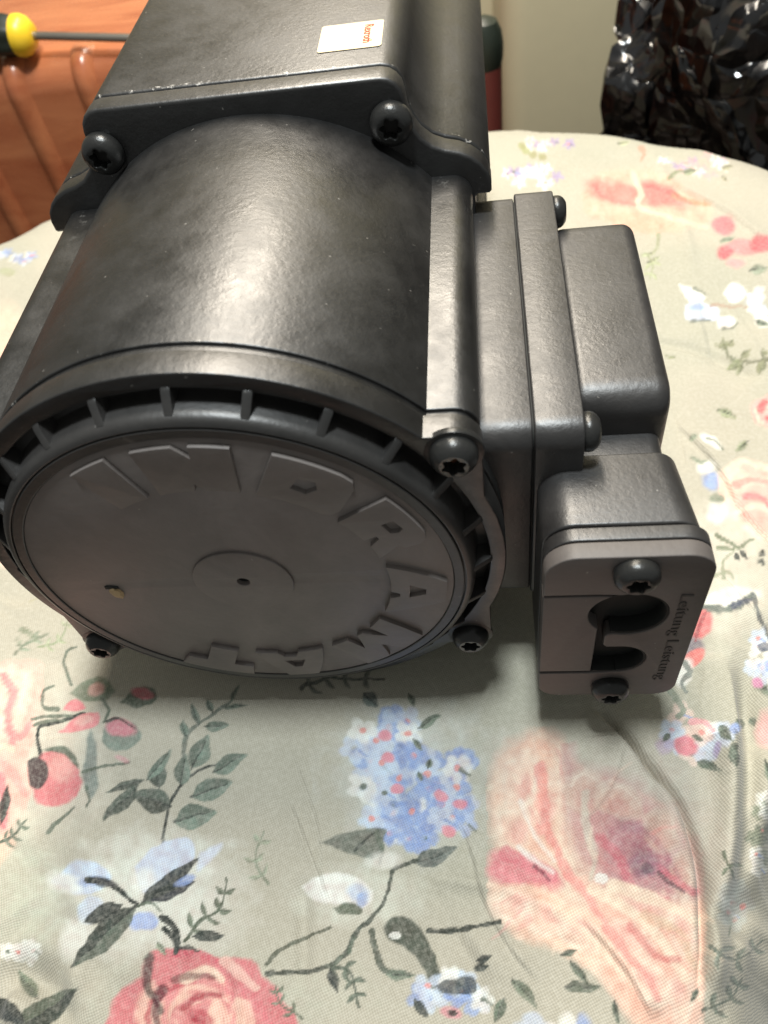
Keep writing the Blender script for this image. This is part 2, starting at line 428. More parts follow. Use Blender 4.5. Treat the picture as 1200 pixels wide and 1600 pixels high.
# runs downwards, letter tops to the right
me = text_mesh('Leitung Leistung', 4.9, lambda x, y, z, w: (125.0+y, -15.05-z, 2.2-x*(53.0/w)), .2, 1.0, .0)
finish(me, 'lettering', M_INK, elbow, 30, False)

# sticker on the rear block
st = finish(prism([rrect(24.4, 45.6, YB+22, YB+42, 1.2, 4)], 85.0, 85.12, 'z', .02, 1), 'sticker', M_STICK, motor, 30)
tag(st, 'cream sticker with Rexroth printed in red')
finish(prism([rrect(36.0, 37.6, YB+25, YB+38, .2, 2)], 85.1, 85.17, 'z', .01, 1), 'sticker_band', M_STICKW, st, 30)
me = text_mesh('Rexroth', 3.6, lambda x, y, z, w: (39.4+y*1.15, YB+39.4-x*(14.0/w), 85.16+z*.2), .05, 1, .09)
finish(me, 'sticker_lettering', M_RED, st, 30, False)
# cable gland on the far side, behind the block

# ------------------------------------------------------------------ floral cloth
def project(X, Y, Z):
    P = np.stack([X-CAM[0], Y-CAM[1], Z-CAM[2]], 1)@ROT.T
    zz = np.maximum(P[:, 2], 5.)
    return 600+F_PX*P[:, 0]/zz, 800+F_PX*P[:, 1]/zz
def ground(px, py, z=GZ):
    dd = ((px-600)/F_PX)*ROT[0]+((py-800)/F_PX)*ROT[1]+ROT[2]
    t = (z-CAM[2])/dd[2]; q = CAM+dd*t; return q[0], q[1]
_tab = rng.rand(64, 64)
def vnoise(x, y):
    xi = np.floor(x).astype(int); yi = np.floor(y).astype(int); fx = x-xi; fy = y-yi
    fx = fx*fx*(3-2*fx); fy = fy*fy*(3-2*fy)
    g = lambda i, j: _tab[(xi+i) % 64, (yi+j) % 64]
    return (g(0, 0)*(1-fx)+g(1, 0)*fx)*(1-fy)+(g(0, 1)*(1-fx)+g(1, 1)*fx)*fy
def fbm(x, y, o=3):
    s = 0; a = .5
    for k in range(o): s = s+a*vnoise(x*2**k+17*k, y*2**k+31*k); a *= .5
    return s/(1-.5**o)-.5
def catmull(pts, n=8):
    p = np.array(pts, float); p = np.vstack([2*p[0]-p[1], p, 2*p[-1]-p[-2]]); out = []
    for i in range(1, len(p)-2):
        for k in range(n):
            t = k/n
            out.append(.5*((2*p[i])+(-p[i-1]+p[i+1])*t+(2*p[i-1]-5*p[i]+4*p[i+1]-p[i+2])*t*t+(-p[i-1]+3*p[i]-3*p[i+1]+p[i+2])*t**3))
    out.append(p[-2]); return np.array(out)
def polydist(X, Y, pts):
    """distance to a polyline and the sign of the side (left +), parameter 0..1"""
    best = np.full(X.shape, 1e9); side = np.zeros(X.shape); par = np.zeros(X.shape); n = len(pts)-1
    for i in range(n):
        a, b = pts[i], pts[i+1]; e = b-a; L2 = e@e+1e-12
        t = np.clip(((X-a[0])*e[0]+(Y-a[1])*e[1])/L2, 0, 1)
        dx = X-a[0]-t*e[0]; dy = Y-a[1]-t*e[1]; dd = np.hypot(dx, dy)
        m = dd < best; best = np.where(m, dd, best); side = np.where(m, np.sign(e[0]*dy-e[1]*dx), side); par = np.where(m, (i+t)/n, par)
    return best, side, par
def inside(X, Y, pts):
    c = np.zeros(X.shape, bool); n = len(pts); j = n-1
    for i in range(n):
        xi, yi = pts[i]; xj, yj = pts[j]
        if yi != yj: c ^= ((yi > Y) != (yj > Y)) & (X < (xj-xi)*(Y-yi)/(yj-yi)+xi)
        j = i
    return c
def axisgrid(segs):
    out = []
    for a, b, s in segs: out += list(np.arange(a, b, s))
    return np.array(out+[segs[-1][1]])
gx = axisgrid([(-470, -250, 3), (-250, -110, 1.6), (-110, 175, .55), (175, 260, 1.2), (260, 430, 3)])
gy = axisgrid([(-240, -135, 2.), (-135, 20, .52), (20, 130, 1.1), (130, 400, 1.5), (400, 520, 2.2)])
GX, GY = np.meshgrid(gx, gy); X = GX.ravel(); Y = GY.ravel()
# where the seat below ends and the cloth begins to hang
edge = catmull([(-248, 330), (-160, 391), (-60, 419), (60, 419), (163, 388), (247, 335), (300, 240), (290, 150), (250, 60), (205, 10), (172, -26), (151, -52), (142, -72), (138, -94), (128, -118), (88, -140),
                (10, -138), (-55, -128), (-96, -110), (-130, -75), (-180, 0), (-270, 90), (-315, 200), (-290, 290), (-248, 330)], 5)
dist, _, par = polydist(X, Y, edge); outm = ~inside(X, Y, edge); D = np.where(outm, dist, 0.)
sd = np.where(outm, dist, -dist)+fbm(X/38+2, Y/38+8, 2)*9
D = np.clip(sd, 0, None)
rip = np.sin(par*2*np.pi*23+2.*np.sin(par*31))*.5+np.sin(par*2*np.pi*41+1)*.3
slope = 5.5-3.7*np.exp(-((X-165)/60)**2-((Y+75)/70)**2)      # the front right corner falls away less steeply, in loose folds
drop = slope*(np.sqrt(D**2+6**2)-6)*(1+.18*rip*np.clip(D/30, 0, 1))
hang = np.clip(D/12, 0, 1)
soft = np.clip((sd+26)/26, 0, 1)**2*6.5                 # edge rolls off gently
Z = GZ-drop-soft*(1-hang*0)
nearm = np.exp(-((np.clip(np.abs(X-15)-95, 0, None)/22)**2+(np.clip(np.abs(Y-150)-165, 0, None)/16)**2))
Z += (fbm(X/70+3, Y/70+5, 3)*8.5+fbm(X/24+9, Y/24, 2)*2.2+1.6*np.abs(fbm((X*.8+Y*.6)/16, (Y*.8-X*.6)/60+4, 2)))*(1-nearm)*.8
def crease(px, amp, w, kind='valley', n=6):
    global Z
    pts = catmull([ground(*q) for q in px], n)
    mg = abs(w)*(7 if kind == 'step' else 3)+2; lo = pts.min(0)-mg; hi = pts.max(0)+mg
    k = np.nonzero((X > lo[0]) & (X < hi[0]) & (Y > lo[1]) & (Y < hi[1]))[0]
    if not len(k): return
    d_, s_, t_ = polydist(X[k], Y[k], pts)
    fade = np.clip(np.minimum(t_, 1-t_)*6, 0, 1)
    if kind == 'valley': Z[k] -= amp*np.exp(-(d_/w)**2)*fade
    elif kind == 'ridge': Z[k] += amp*np.exp(-(d_/w)**2)*fade
    else:                                             # overlap: one side sits higher and falls away slowly
        Z[k] += amp*fade*np.where(s_*np.sign(w) > 0, np.exp(-d_/abs(w)), 0)*(1-np.exp(-(d_/.8)**2))
crease([(925, 1100), (975, 1150), (1010, 1195), (1050, 1245), (1080, 1310), (1094, 1370), (1096, 1460), (1090, 1560)], 6, -14, 'step')
crease([(925, 1100), (975, 1150), (1010, 1195), (1050, 1245), (1080, 1310), (1094, 1370), (1096, 1460), (1090, 1560)], 6.0, 2.0)
crease([(715, 1280), (735, 1340), (750, 1400), (772, 1450), (805, 1500), (840, 1540)], 2.2, 7, 'step')
crease([(680, 980), (735, 1035), (790, 1090), (850, 1150)], 3.0, 6, 'step')
crease([(1040, 655), (1080, 695), (1120, 740), (1155, 800), (1200, 850), (1260, 930)], 2.6, 9, 'step')
crease([(1030, 290), (1090, 310), (1150, 345), (1215, 400)], 3.5, 10, 'step')
crease([(905, 1440), (945, 1485), (985, 1540), (1015, 1600)], 3.0, 7, 'step')
crease([(850, 1240), (890, 1330), (930, 1430)], 1.2, 5, 'ridge')
crease([(1150, 1100), (1160, 1200), (1150, 1300), (1130, 1420)], 3.5, 6, 'ridge')
crease([(1120, 1180), (1128, 1260), (1122, 1350), (1112, 1450)], 2.5, 4)
crease([(1190, 960), (1185, 1080), (1195, 1200)], 3., 8)
crease([(30, 1420), (60, 1480), (40, 1560)], 2.5, 9)
crease([(100, 1390), (130, 1480), (190, 1560)], 2.0, 9, 'ridge')
crease([(0, 960), (50, 915), (90, 880)], 2.0, 8)
crease([(0, 1200), (60, 1300), (80, 1420)], 1.2, 9)
crease([(300, 1400), (420, 1480), (520, 1590)], .9, 12, 'ridge')
crease([(1090, 520), (1130, 570), (1180, 600)], 2.0, 9)
crease([(1110, 880), (1150, 930), (1200, 975)], 1.6, 5, 'step')
for px_, am_, w_, kd_ in (([(1118, 1020), (1135, 1150), (1140, 1300), (1128, 1450), (1115, 1600)], 9, 5.5, 'ridge'), ([(1160, 1010), (1172, 1160), (1170, 1300), (1150, 1450), (1140, 1600)], 8, 4.5, 'valley'), ([(1195, 1150), (1198, 1260), (1185, 1400)], 7, 5, 'ridge'),
                          ([(1105, 1440), (1160, 1420), (1215, 1370)], 4, 4, 'valley'), ([(1100, 1530), (1150, 1500), (1190, 1450)], 4, 5, 'ridge'), ([(0, 1500), (60, 1540), (110, 1610)], 4, 5, 'valley'), ([(0, 1560), (40, 1590), (60, 1640)], 5, 5, 'ridge'), ([(70, 1500), (150, 1520), (220, 1600)], 3, 6, 'valley')):
    crease(px_, am_, w_, kd_)
rw = random.Random(21)
for i_ in range(34):
    zone = [(0, 500, 1250, 1600), (450, 800, 1300, 1600), (1060, 1200, 280, 1000), (0, 140, 860, 1400), (800, 1100, 1150, 1600)][i_ % 5]
    x_ = rw.uniform(zone[0], zone[1]); y_ = rw.uniform(zone[2], zone[3]); a_ = rw.gauss(1.0, .5); L_ = rw.uniform(50, 150)
    p_ = [(x_-L_*math.cos(a_), y_-L_*math.sin(a_)), (x_+rw.uniform(-12, 12), y_), (x_+L_*math.cos(a_+.2), y_+L_*math.sin(a_+.2))]
    crease(p_, rw.uniform(.8, 2.4), rw.uniform(2.2, 6.5)*(-1 if rw.random() < .5 else 1), ['ridge', 'valley', 'step'][rw.randrange(3)])
contact = (np.abs(X) < 74) & (Y > YB-2) & (Y < YB+192)
Z = np.where((np.abs(X) < 160) & (Y > -22) & (Y < YB+200), np.minimum(Z, GZ+1.2*np.clip((np.maximum(np.abs(X)-82, 0))/20, 0, 1)), Z)
Z = np.where(contact, GZ, Z)

# ---- the print, painted shape by shape into a colour attribute
PU, PV = project(X, Y, Z)
CREAM = (.47, .44, .36); PINK = (.74, .30, .27); PEACH = (.80, .50, .38); PEACHL = (.80, .64, .50); RED = (.56, .105, .12); DEEP = (.36, .045, .065)
BLUE = (.27, .36, .62); BLUEL = (.55, .62, .74); WHITE = (.78, .77, .72); GREEN = (.125, .150, .115); GREENL = (.22, .25, .185); DARK = (.040, .046, .042); MAUVE = (.30, .17, .21); VIOLET = (.36, .29, .48)
colr = np.tile(np.array(CREAM), (len(X), 1))
mott = fbm(X/45, Y/45, 3)
colr *= (1+.16*mott)[:, None]
gm = np.clip(fbm(X/60+40, Y/60+11, 2)*2.2, 0, .5)[:, None]; colr = colr*(1-gm)+np.array((.39, .395, .32))*gm
class Painter:
    def __init__(s, U, V, wl, wa):
        s.U = U+wa*2*fbm(U/wl, V/wl, 2)+wa*.8*fbm(U/wl*3.3+9, V/wl*3.3, 2); s.V = V+wa*2*fbm(U/wl+70, V/wl+33, 2)+wa*.8*fbm(U/wl*3.3+50, V/wl*3.3+7, 2)
        s.n = fbm(U/wl*1.6+5, V/wl*1.6+3, 3)
        s.k = fbm(U/wl*2.6+15, V/wl*2.6+23, 3)[:, None]*np.array((.26, .46, .46))+fbm(U/wl*5+5, V/wl*1.5+2, 2)[:, None]*.14
    def put(s, m, alpha, c):
        a = np.clip(alpha, 0, 1)[:, None]; colr[m] = colr[m]*(1-a)+np.array(c)*(1+s.k[m])*a
    def box(s, x0, x1, y0, y1): return np.nonzero((s.U > x0) & (s.U < x1) & (s.V > y0) & (s.V < y1))[0]
    def blob(s, cx, cy, rx, ry, c, rot=0, a=1., soft=.18, rag=.35):
        R = max(rx, ry)*1.4; m = s.box(cx-R, cx+R, cy-R, cy+R)
        if not len(m): return
        q = math.radians(rot); u = s.U[m]-cx; v = s.V[m]-cy
        e = np.hypot((u*math.cos(q)+v*math.sin(q))/rx, (-u*math.sin(q)+v*math.cos(q))/ry)+rag*s.n[m]
        s.put(m, a*np.clip((1-e)/soft+.5, 0, 1), c)
    def stroke(s, pts, w, c, a=1., taper=.5, soft=1.2, sp=True):
        p = catmull(pts, 6) if sp and len(pts) > 2 else np.array(pts, float)
        x0, y0 = p.min(0)-w-4; x1, y1 = p.max(0)+w+4; m = s.box(x0, x1, y0, y1)
        if not len(m): return
        d_, s_, t_ = polydist(s.U[m], s.V[m], p)
        ww = w*(1-taper*t_)*(1+.7*s.n[m])
        s.put(m, a*np.clip((ww-d_)/soft+.5, 0, 1), c)
    def poly(s, pts, c, a=1., soft=3., rag=0.):
        p = catmull(list(pts)+[pts[0]], 5); x0, y0 = p.min(0)-6; x1, y1 = p.max(0)+6; m = s.box(x0, x1, y0, y1)
        if not len(m): return
        d_, _, _ = polydist(s.U[m], s.V[m], p); d_ = np.where(inside(s.U[m], s.V[m], p), d_, -d_)+rag*s.n[m]
        s.put(m, a*np.clip(d_/soft+.5, 0, 1), c)
    def leaf(s, x0, y0, x1, y1, w, c=GREEN, c2=None, vein=True, bend=0.):
        mx, my = (x0+x1)/2, (y0+y1)/2; L = math.hypot(x1-x0, y1-y0); nx, ny = -(y1-y0)/L, (x1-x0)/L
        mx += nx*bend*L; my += ny*bend*L
        q = lambda k, off: ((x0+(x1-x0)*k)+nx*(off+bend*L*4*k*(1-k)), (y0+(y1-y0)*k)+ny*(off+bend*L*4*k*(1-k)))
        up = [q(k, w*g) for k, g in ((.2, .75), (.45, 1), (.7, .75), (.88, .35))]; dn = [q(k, -w*g) for k, g in ((.88, .35), (.7, .75), (.45, 1), (.2, .75))]
        s.poly([(x0, y0)]+up+[(x1, y1)]+dn, c, .95, 2.)
        s.poly([(x0, y0)]+up+[(x1, y1), q(.5, 0)], c2 or tuple(k*1.7 for k in c), .75, 2.)
        if vein: s.stroke([(x0, y0), q(.5, 0), q(.85, 0)], max(1., w*.10), DARK, .8, .5, 1.)
    def sprig(s, pts, n, ln, w, c=GREEN, side=0):
        p = catmull(pts, 8); s.stroke(pts, w, c, 1, .5)
        for i in range(n):
            k = int(len(p)*(i+1)/(n+.6))-1; k = max(1, min(k, len(p)-1)); t = p[k]-p[k-1]; t /= np.linalg.norm(t)+1e-9
            for sg in ((1, -1) if side == 0 else (side,)):
                dv = np.array([t[0]*.55-t[1]*sg*.85, t[1]*.55+t[0]*sg*.85])*ln*(1-.35*i/n)
                s.leaf(p[k][0], p[k][1], p[k][0]+dv[0], p[k][1]+dv[1], ln*.17, c, vein=False, bend=.08*sg)
    def rose(s, cx, cy, R, asp=1., base=PINK, lite=PEACHL, dark=RED, seed=0, n=16):
        rg = random.Random(seed)
        s.blob(cx, cy, R, R*asp, base, 0, 1, .1, .45)
        for i in range(n):
            t = i/n; a = i*2.4+rg.random(); rr = R*(.86-.62*t); px = cx+rr*math.cos(a); py = cy+rr*asp*math.sin(a)
            c = [lite, base, dark, base, lite][rg.randrange(5)]
            s.blob(px, py, R*(.42-.18*t), R*asp*(.30-.12*t), c, math.degrees(a)+90, .8, .35, .6)
            arc = [(cx+(rr+R*.05)*math.cos(a+q), cy+(rr+R*.05)*asp*math.sin(a+q)) for q in (-.55, -.2, .2, .55)]
            s.stroke(arc, R*.035*(1.4-t), dark if rg.random() < .6 else lite, .75, .2, R*.03)
        s.blob(cx, cy, R*.22, R*.17*asp, dark, 30, .8, .5, .8); s.blob(cx-R*.05, cy, R*.09, R*.06*asp, DEEP, 30, .8, .4, .8)
    def cluster(s, cx, cy, rx, ry, n, r, seed=0, cols=(BLUE, BLUEL, WHITE, BLUEL), asp=1.):
        rg = random.Random(seed)
        for i in range(n):
            a = rg.random()*6.283; q = math.sqrt(rg.random()); x = cx+rx*q*math.cos(a); y = cy+ry*q*math.sin(a)
            c = cols[rg.randrange(len(cols))]
            for k in range(5):
                b = k*1.257+rg.random()*.5; s.blob(x+r*.62*math.cos(b), y+r*asp*.62*math.sin(b), r*.5, r*.42*asp, c, math.degrees(b), .75, .5, .7)
            if rg.random() < .55: s.blob(x, y, r*.26, r*.24*asp, PINK if rg.random() < .7 else GREEN, 0, .9, .5, .5)
            if rg.random() < .4: s.stroke([(x+r*.3, y+r*.1*asp), (x+r*.9, y+r*.5*asp)], r*.13, GREEN if rg.random() < .4 else BLUE, .8, .5)
mmP = Painter(X, Y, 9., 1.3)
pxP = Painter(PU, PV, 34., 4.2)
# cloth out of the picture or behind the motor: the same motifs strewn over it
rg = random.Random(3)
def seen(x, y):
    u, v = project(np.array([x]), np.array([y]), np.array([GZ])); u, v = u[0], v[0]
    if u < -60 or u > 1260 or v > 1660 or v < 120: return False
    return not (60 < u < 760 and v < 900)
for i in range(170):
    x = rg.uniform(-380, 360); y = rg.uniform(-210, 440)
    if seen(x, y): continue
    k = rg.randrange(4)
    if k == 0: mmP.rose(x, y, rg.uniform(14, 26), 1, *[(PINK, PEACHL, RED), (PEACH, PEACHL, PINK)][rg.randrange(2)], seed=i, n=10)
    elif k == 1: mmP.cluster(x, y, 16, 14, 12, 6, i)
    elif k == 2:
        a = rg.random()*6.28; mmP.sprig([(x, y), (x+12*math.cos(a), y+12*math.sin(a)), (x+26*math.cos(a+.4), y+26*math.sin(a+.4))], 4, 9, .8)
    else:
        a = rg.random()*6.28; mmP.leaf(x, y, x+16*math.cos(a), y+16*math.sin(a), 4.5); mmP.blob(x-5, y+6, 8, 5, WHITE, rg.random()*180, .9)
P = pxP
# pale washes
for (x, y, rx, ry, c) in ((250, 1400, 120, 90, WHITE), (560, 1400, 90, 45, (.66, .66, .58)), (640, 1220, 110, 110, (.60, .62, .60)), (60, 1180, 110, 120, (.72, .66, .56)), (830, 1190, 60, 50, (.70, .67, .58)),
                          (1000, 1300, 130, 120, (.66, .58, .50)), (1130, 900, 80, 110, (.72, .68, .58)), (40, 1400, 60, 90, (.50, .52, .42)), (330, 1560, 220, 60, (.50, .49, .40))):
    P.blob(x, y, rx, ry, c, 0, .5, .8, .8)
# big peach rose
ro = [(850, 1140), (812, 1165), (792, 1200), (785, 1245), (770, 1275), (780, 1310), (762, 1340), (770, 1370), (764, 1402), (785, 1442), (812, 1462), (850, 1470), (892, 1488), (925, 1520), (960, 1560), (1010, 1600), (1060, 1650), (1094, 1640), (1095, 1500), (1094, 1380), (1078, 1315), (1042, 1268), (1000, 1236), (950, 1216), (905, 1196), (880, 1158)]
P.poly(ro, (.72, .56, .45), 1, 10, 14)
def petal(x, y, rx, ry, rot, out_=(.78, .64, .52), mid=(.76, .46, .36), inn=(.66, .27, .25), fx=940, fy=1370, a=.9):
    dx, dy = fx-x, fy-y; L = math.hypot(dx, dy)+1e-6; dx /= L; dy /= L
    P.blob(x, y, rx, ry, out_, rot, a, .30, .55); P.blob(x+dx*rx*.16, y+dy*ry*.16, rx*.78, ry*.76, mid, rot, a*.85, .7, .7)
    P.blob(x+dx*rx*.42, y+dy*ry*.42, rx*.48, ry*.44, inn, rot, a*.7, .9, .9)
    P.stroke([(x-dy*rx*.7-dx*rx*.3, y+dx*rx*.7-dy*ry*.3), (x-dx*rx*.75, y-dy*ry*.75), (x+dy*rx*.7-dx*rx*.3, y-dx*rx*.7-dy*ry*.3)], 2.5, (.82, .72, .60), .35, .3, 4)
def gpoly(pts, co, ci, soft=26, a=1.):
    P.poly(pts, co, a, 9, 22); P.poly(pts, ci, a*.9, soft*2.2, -soft*1.0)
gpoly([(850, 1140), (800, 1165), (772, 1210), (768, 1270), (785, 1320), (840, 1345), (875, 1345), (880, 1270), (878, 1200), (872, 1160)], (.76, .68, .55), (.76, .47, .36), 16)
gpoly([(880, 1165), (905, 1200), (960, 1218), (1010, 1245), (1050, 1280), (1085, 1340), (1090, 1400), (1030, 1412), (960, 1395), (915, 1350), (890, 1280)], (.64, .50, .43), (.52, .27, .26), 20)  # right lobe darker: shade blended into its petal colours
gpoly([(768, 1332), (800, 1332), (845, 1350), (880, 1378), (850, 1392), (800, 1385), (768, 1366)], (.74, .38, .36), (.66, .24, .26), 8)
gpoly([(768, 1385), (800, 1385), (860, 1392), (915, 1430), (965, 1490), (925, 1505), (890, 1486), (840, 1468), (795, 1446)], (.80, .68, .55), (.78, .48, .36), 14)
gpoly([(900, 1375), (960, 1398), (1030, 1415), (1092, 1420), (1094, 1520), (1090, 1620), (1040, 1600), (990, 1520), (940, 1440)], (.78, .64, .52), (.76, .43, .34), 18)
gpoly([(930, 1500), (985, 1520), (1040, 1600), (1060, 1650), (1000, 1610)], (.78, .58, .46), (.76, .44, .34), 12)
gpoly([(955, 1300), (1000, 1285), (1050, 1310), (1066, 1355), (1040, 1385), (980, 1385), (950, 1345)], (.56, .36, .35), (.44, .20, .22), 16)
gpoly([(975, 1325), (1005, 1312), (1035, 1335), (1035, 1366), (1000, 1376), (975, 1355)], (.58, .30, .30), (.33, .14, .17), 12)
for q in ((812, 1215, 34, 44, 20), (800, 1290, 30, 40, 0), (850, 1250, 26, 50, 10), (800, 1415, 34, 30, 0), (850, 1435, 40, 26, 20), (905, 1460, 40, 24, 35), (915, 1235, 30, 36, 0), (965, 1250, 40, 26, 20), (1035, 1300, 26, 40, -20), (1068, 1370, 20, 44, 0), (1020, 1425, 50, 22, 20), (1070, 1460, 22, 40, 0), (985, 1470, 46, 24, 40), (1020, 1540, 44, 24, 50), (1065, 1560, 22, 44, 0)):
    shade_k = 1.0 if (q[0] < 900 or q[1] > 1410) else .78  # upper right petals scaled darker, clamp shadow painted into the print
    petal(*q, tuple(shade_k*v for v in (.80, .68, .56)), tuple(shade_k*v for v in (.78, .50, .40)), tuple(shade_k*v for v in (.70, .30, .28)), 940, 1370, .62)
for pts, w, c, a in (([(845, 1200), (850, 1270), (870, 1330), (890, 1370)], 9, PINK, .8), ([(790, 1335), (830, 1350), (868, 1372)], 13, (.66, .22, .25), .8), ([(815, 1250), (840, 1310), (866, 1345)], 4, WHITE, .6),
                     ([(812, 1325), (840, 1348), (866, 1366)], 4, WHITE, .8), ([(915, 1240), (915, 1290), (930, 1330), (922, 1375)], 7, (.56, .52, .43), .7), ([(880, 1350), (915, 1400), (945, 1440)], 8, PINK, .75),
                     ([(955, 1300), (990, 1290), (1030, 1320), (1060, 1370)], 6, (.40, .17, .20), .5), ([(940, 1310), (970, 1345), (990, 1390), (1040, 1405)], 8, (.60, .15, .19), .55), ([(1010, 1350), (1050, 1375), (1085, 1395)], 9, (.55, .13, .17), .7),
                     ([(925, 1390), (980, 1420), (1030, 1465), (1070, 1530)], 10, PEACHL, .9), ([(945, 1450), (990, 1500), (1030, 1560)], 8, PINK, .8), ([(985, 1450), (1030, 1495), (1060, 1500)], 7, RED, .55), ([(960, 1385), (1030, 1410), (1088, 1440)], 11, PEACHL, .9),
                     ([(1010, 1430), (1060, 1460), (1085, 1510)], 9, (.62, .44, .30), .6), ([(870, 1420), (930, 1470), (985, 1540)], 7, PEACHL, .7), ([(850, 1215), (835, 1280), (850, 1300)], 7, (.84, .40, .33), .6)):
    P.stroke(pts, w, c, a, .4, 5)
rq = random.Random(8)
for i_ in range(60):
    x_ = rq.uniform(775, 1095); y_ = rq.uniform(1170, 1610)
    fx, fy = ((880, 1375) if x_ < 930 or y_ > 1420 else (1000, 1350)); a_ = math.atan2(y_-fy, x_-fx)+rq.uniform(-.35, .35)+(1.2 if (x_ > 930 and y_ < 1420) else 0)
    L_ = rq.uniform(14, 46); k_ = rq.uniform(-.3, .3); col_ = [PEACH, PINK, PEACHL, (.84, .70, .56), (.78, .40, .34), (.70, .24, .25), (.82, .58, .46)][rq.randrange(7)]
    if not inside(np.array([x_]), np.array([y_]), [(q[0], q[1]) for q in ro])[0]: continue
    P.stroke([(x_, y_), (x_+L_*.5*math.cos(a_+k_), y_+L_*.5*math.sin(a_+k_)), (x_+L_*math.cos(a_), y_+L_*math.sin(a_))], rq.uniform(2, 6), col_, rq.uniform(.2, .45), .6, 4)
P.blob(1005, 1352, 24, 20, MAUVE, 20, .8, .7, .9); P.blob(1010, 1358, 10, 8, (.10, .06, .08), 20, .7, .6, 1.2); P.stroke([(1030, 1368), (1050, 1382), (1068, 1392)], 4, (.14, .08, .09), .8)
P.stroke([(836, 1355), (850, 1366), (862, 1376)], 3, (.25, .08, .10), .9); P.blob(940, 1374, 12, 8, WHITE, 0, .8); P.blob(985, 1290, 30, 10, MAUVE, 20, .35, .8)
# red rose at the front
P.poly([(165, 1600), (185, 1555), (220, 1530), (228, 1500), (262, 1482), (310, 1490), (345, 1495), (390, 1500), (412, 1530), (440, 1550), (465, 1600), (460, 1680), (170, 1680)], (.60, .20, .21), 1, 6, 10)
P.rose(310, 1590, 92, .75, (.66, .25, .25), (.80, .52, .42), (.45, .08, .10), 5, 22)
for pts, w, c, a in (([(235, 1500), (232, 1545), (250, 1580)], 9, DARK, .8), ([(255, 1545), (240, 1575), (245, 1600)], 8, (.10, .03, .04), .8), ([(262, 1490), (310, 1488), (340, 1500)], 7, (.55, .12, .15), .9), ([(290, 1530), (320, 1515), (345, 1530)], 8, PEACHL, .8),
                     ([(350, 1500), (380, 1525), (400, 1545)], 8, (.78, .50, .43), .8), ([(275, 1530), (300, 1524), (330, 1528)], 6, (.14, .05, .05), .7), ([(360, 1545), (395, 1560), (420, 1600)], 9, (.64, .2, .22), .8), ([(285, 1575), (310, 1556), (345, 1556)], 6, DEEP, .8)):
    P.stroke(pts, w, c, a, .3, 4)
# pink rose on the left
P.poly([(-40, 1040), (20, 1030), (62, 1034), (66, 1060), (58, 1120), (48, 1180), (44, 1250), (20, 1290), (-40, 1310)], (.80, .50, .42), 1, 6, 10)
P.poly([(-40, 1045), (30, 1040), (52, 1060), (40, 1110), (5, 1150), (-40, 1150)], (.84, .68, .56), .9, 12, 20)
for pts, w, c, a in (([(8, 1055), (22, 1085), (12, 1120), (20, 1160)], 7, (.72, .24, .26), .8), ([(10, 1140), (30, 1150), (48, 1130)], 6, (.74, .28, .28), .8), ([(0, 1190), (22, 1210), (38, 1240)], 8, (.76, .36, .33), .7), ([(0, 1215), (8, 1250), (4, 1290)], 10, (.70, .22, .24), .9), ([(-10, 1180), (5, 1165), (20, 1172)], 6, PEACHL, .9)):
    P.stroke(pts, w, c, a, .3, 4)
P.leaf(0, 1290, 14, 1225, 8, DARK); P.sprig([(2, 1318), (20, 1308), (42, 1280)], 3, 18, 3)
# buds
P.stroke([(70, 1235), (64, 1180), (62, 1140), (85, 1128), (130, 1115)], 3.5, DARK, 1, .3)
P.blob(86, 1215, 40, 44, (.66, .22, .23), 10, 1, .12, .4); P.blob(95, 1200, 24, 22, (.76, .40, .36), 0, .7, .5); P.poly([(44, 1190), (60, 1182), (74, 1200), (64, 1230), (46, 1226)], (.06, .055, .055), .95, 3); P.poly([(68, 1172), (95, 1164), (118, 1180), (124, 1200), (100, 1180)], GREEN, .95, 3)
P.poly([(90, 1142), (115, 1122), (150, 1114), (150, 1132), (120, 1144)], (.72, .27, .28), 1, 3, 5); P.blob(130, 1126, 16, 8, (.82, .56, .50), -15, .6, .5); P.poly([(98, 1110), (115, 1092), (132, 1105), (118, 1112)], (.74, .26, .28), 1, 3)
P.poly([(108, 1085), (130, 1066), (160, 1060), (180, 1078), (160, 1094), (128, 1094)], GREENL, .95, 3, 5); P.blob(150, 1078, 15, 9, (.74, .42, .38), -20, .8, .4); P.poly([(188, 1096), (215, 1104), (245, 1092), (240, 1074), (210, 1078)], GREEN, .95, 3, 4); P.blob(222, 1083, 18, 8, (.58, .20, .22), 10, .9, .4)
P.poly([(160, 1140), (180, 1122), (205, 1128), (222, 1146), (210, 1168), (180, 1172), (160, 1160)], (.22, .26, .22), .95, 3, 4); P.blob(190, 1138, 26, 15, (.62, .24, .28), 12, .9, .35); P.stroke([(165, 1128), (190, 1124), (212, 1140)], 2.5, DARK, .9)
P.poly([(140, 1140), (152, 1170), (150, 1230), (140, 1250), (128, 1220), (134, 1180)], (.20, .23, .21), .85, 4, 4)
for pts in ([(110, 1070), (100, 1040), (104, 1018), (118, 1012)], [(90, 1108), (66, 1104), (66, 1082), (84, 1074)], [(52, 1122), (80, 1117), (108, 1118)], [(56, 1132), (80, 1124), (100, 1124)], [(160, 1090), (170, 1110), (160, 1130)], [(75, 1302), (92, 1282), (115, 1262)], [(130, 1205), (165, 1196), (200, 1192)], [(132, 1230), (138, 1250), (134, 1262)]):
    P.stroke(pts, 3, GREEN, .9, .4)
P.blob(190, 1186, 12, 4, (.62, .34, .36), 30, .7, .5)
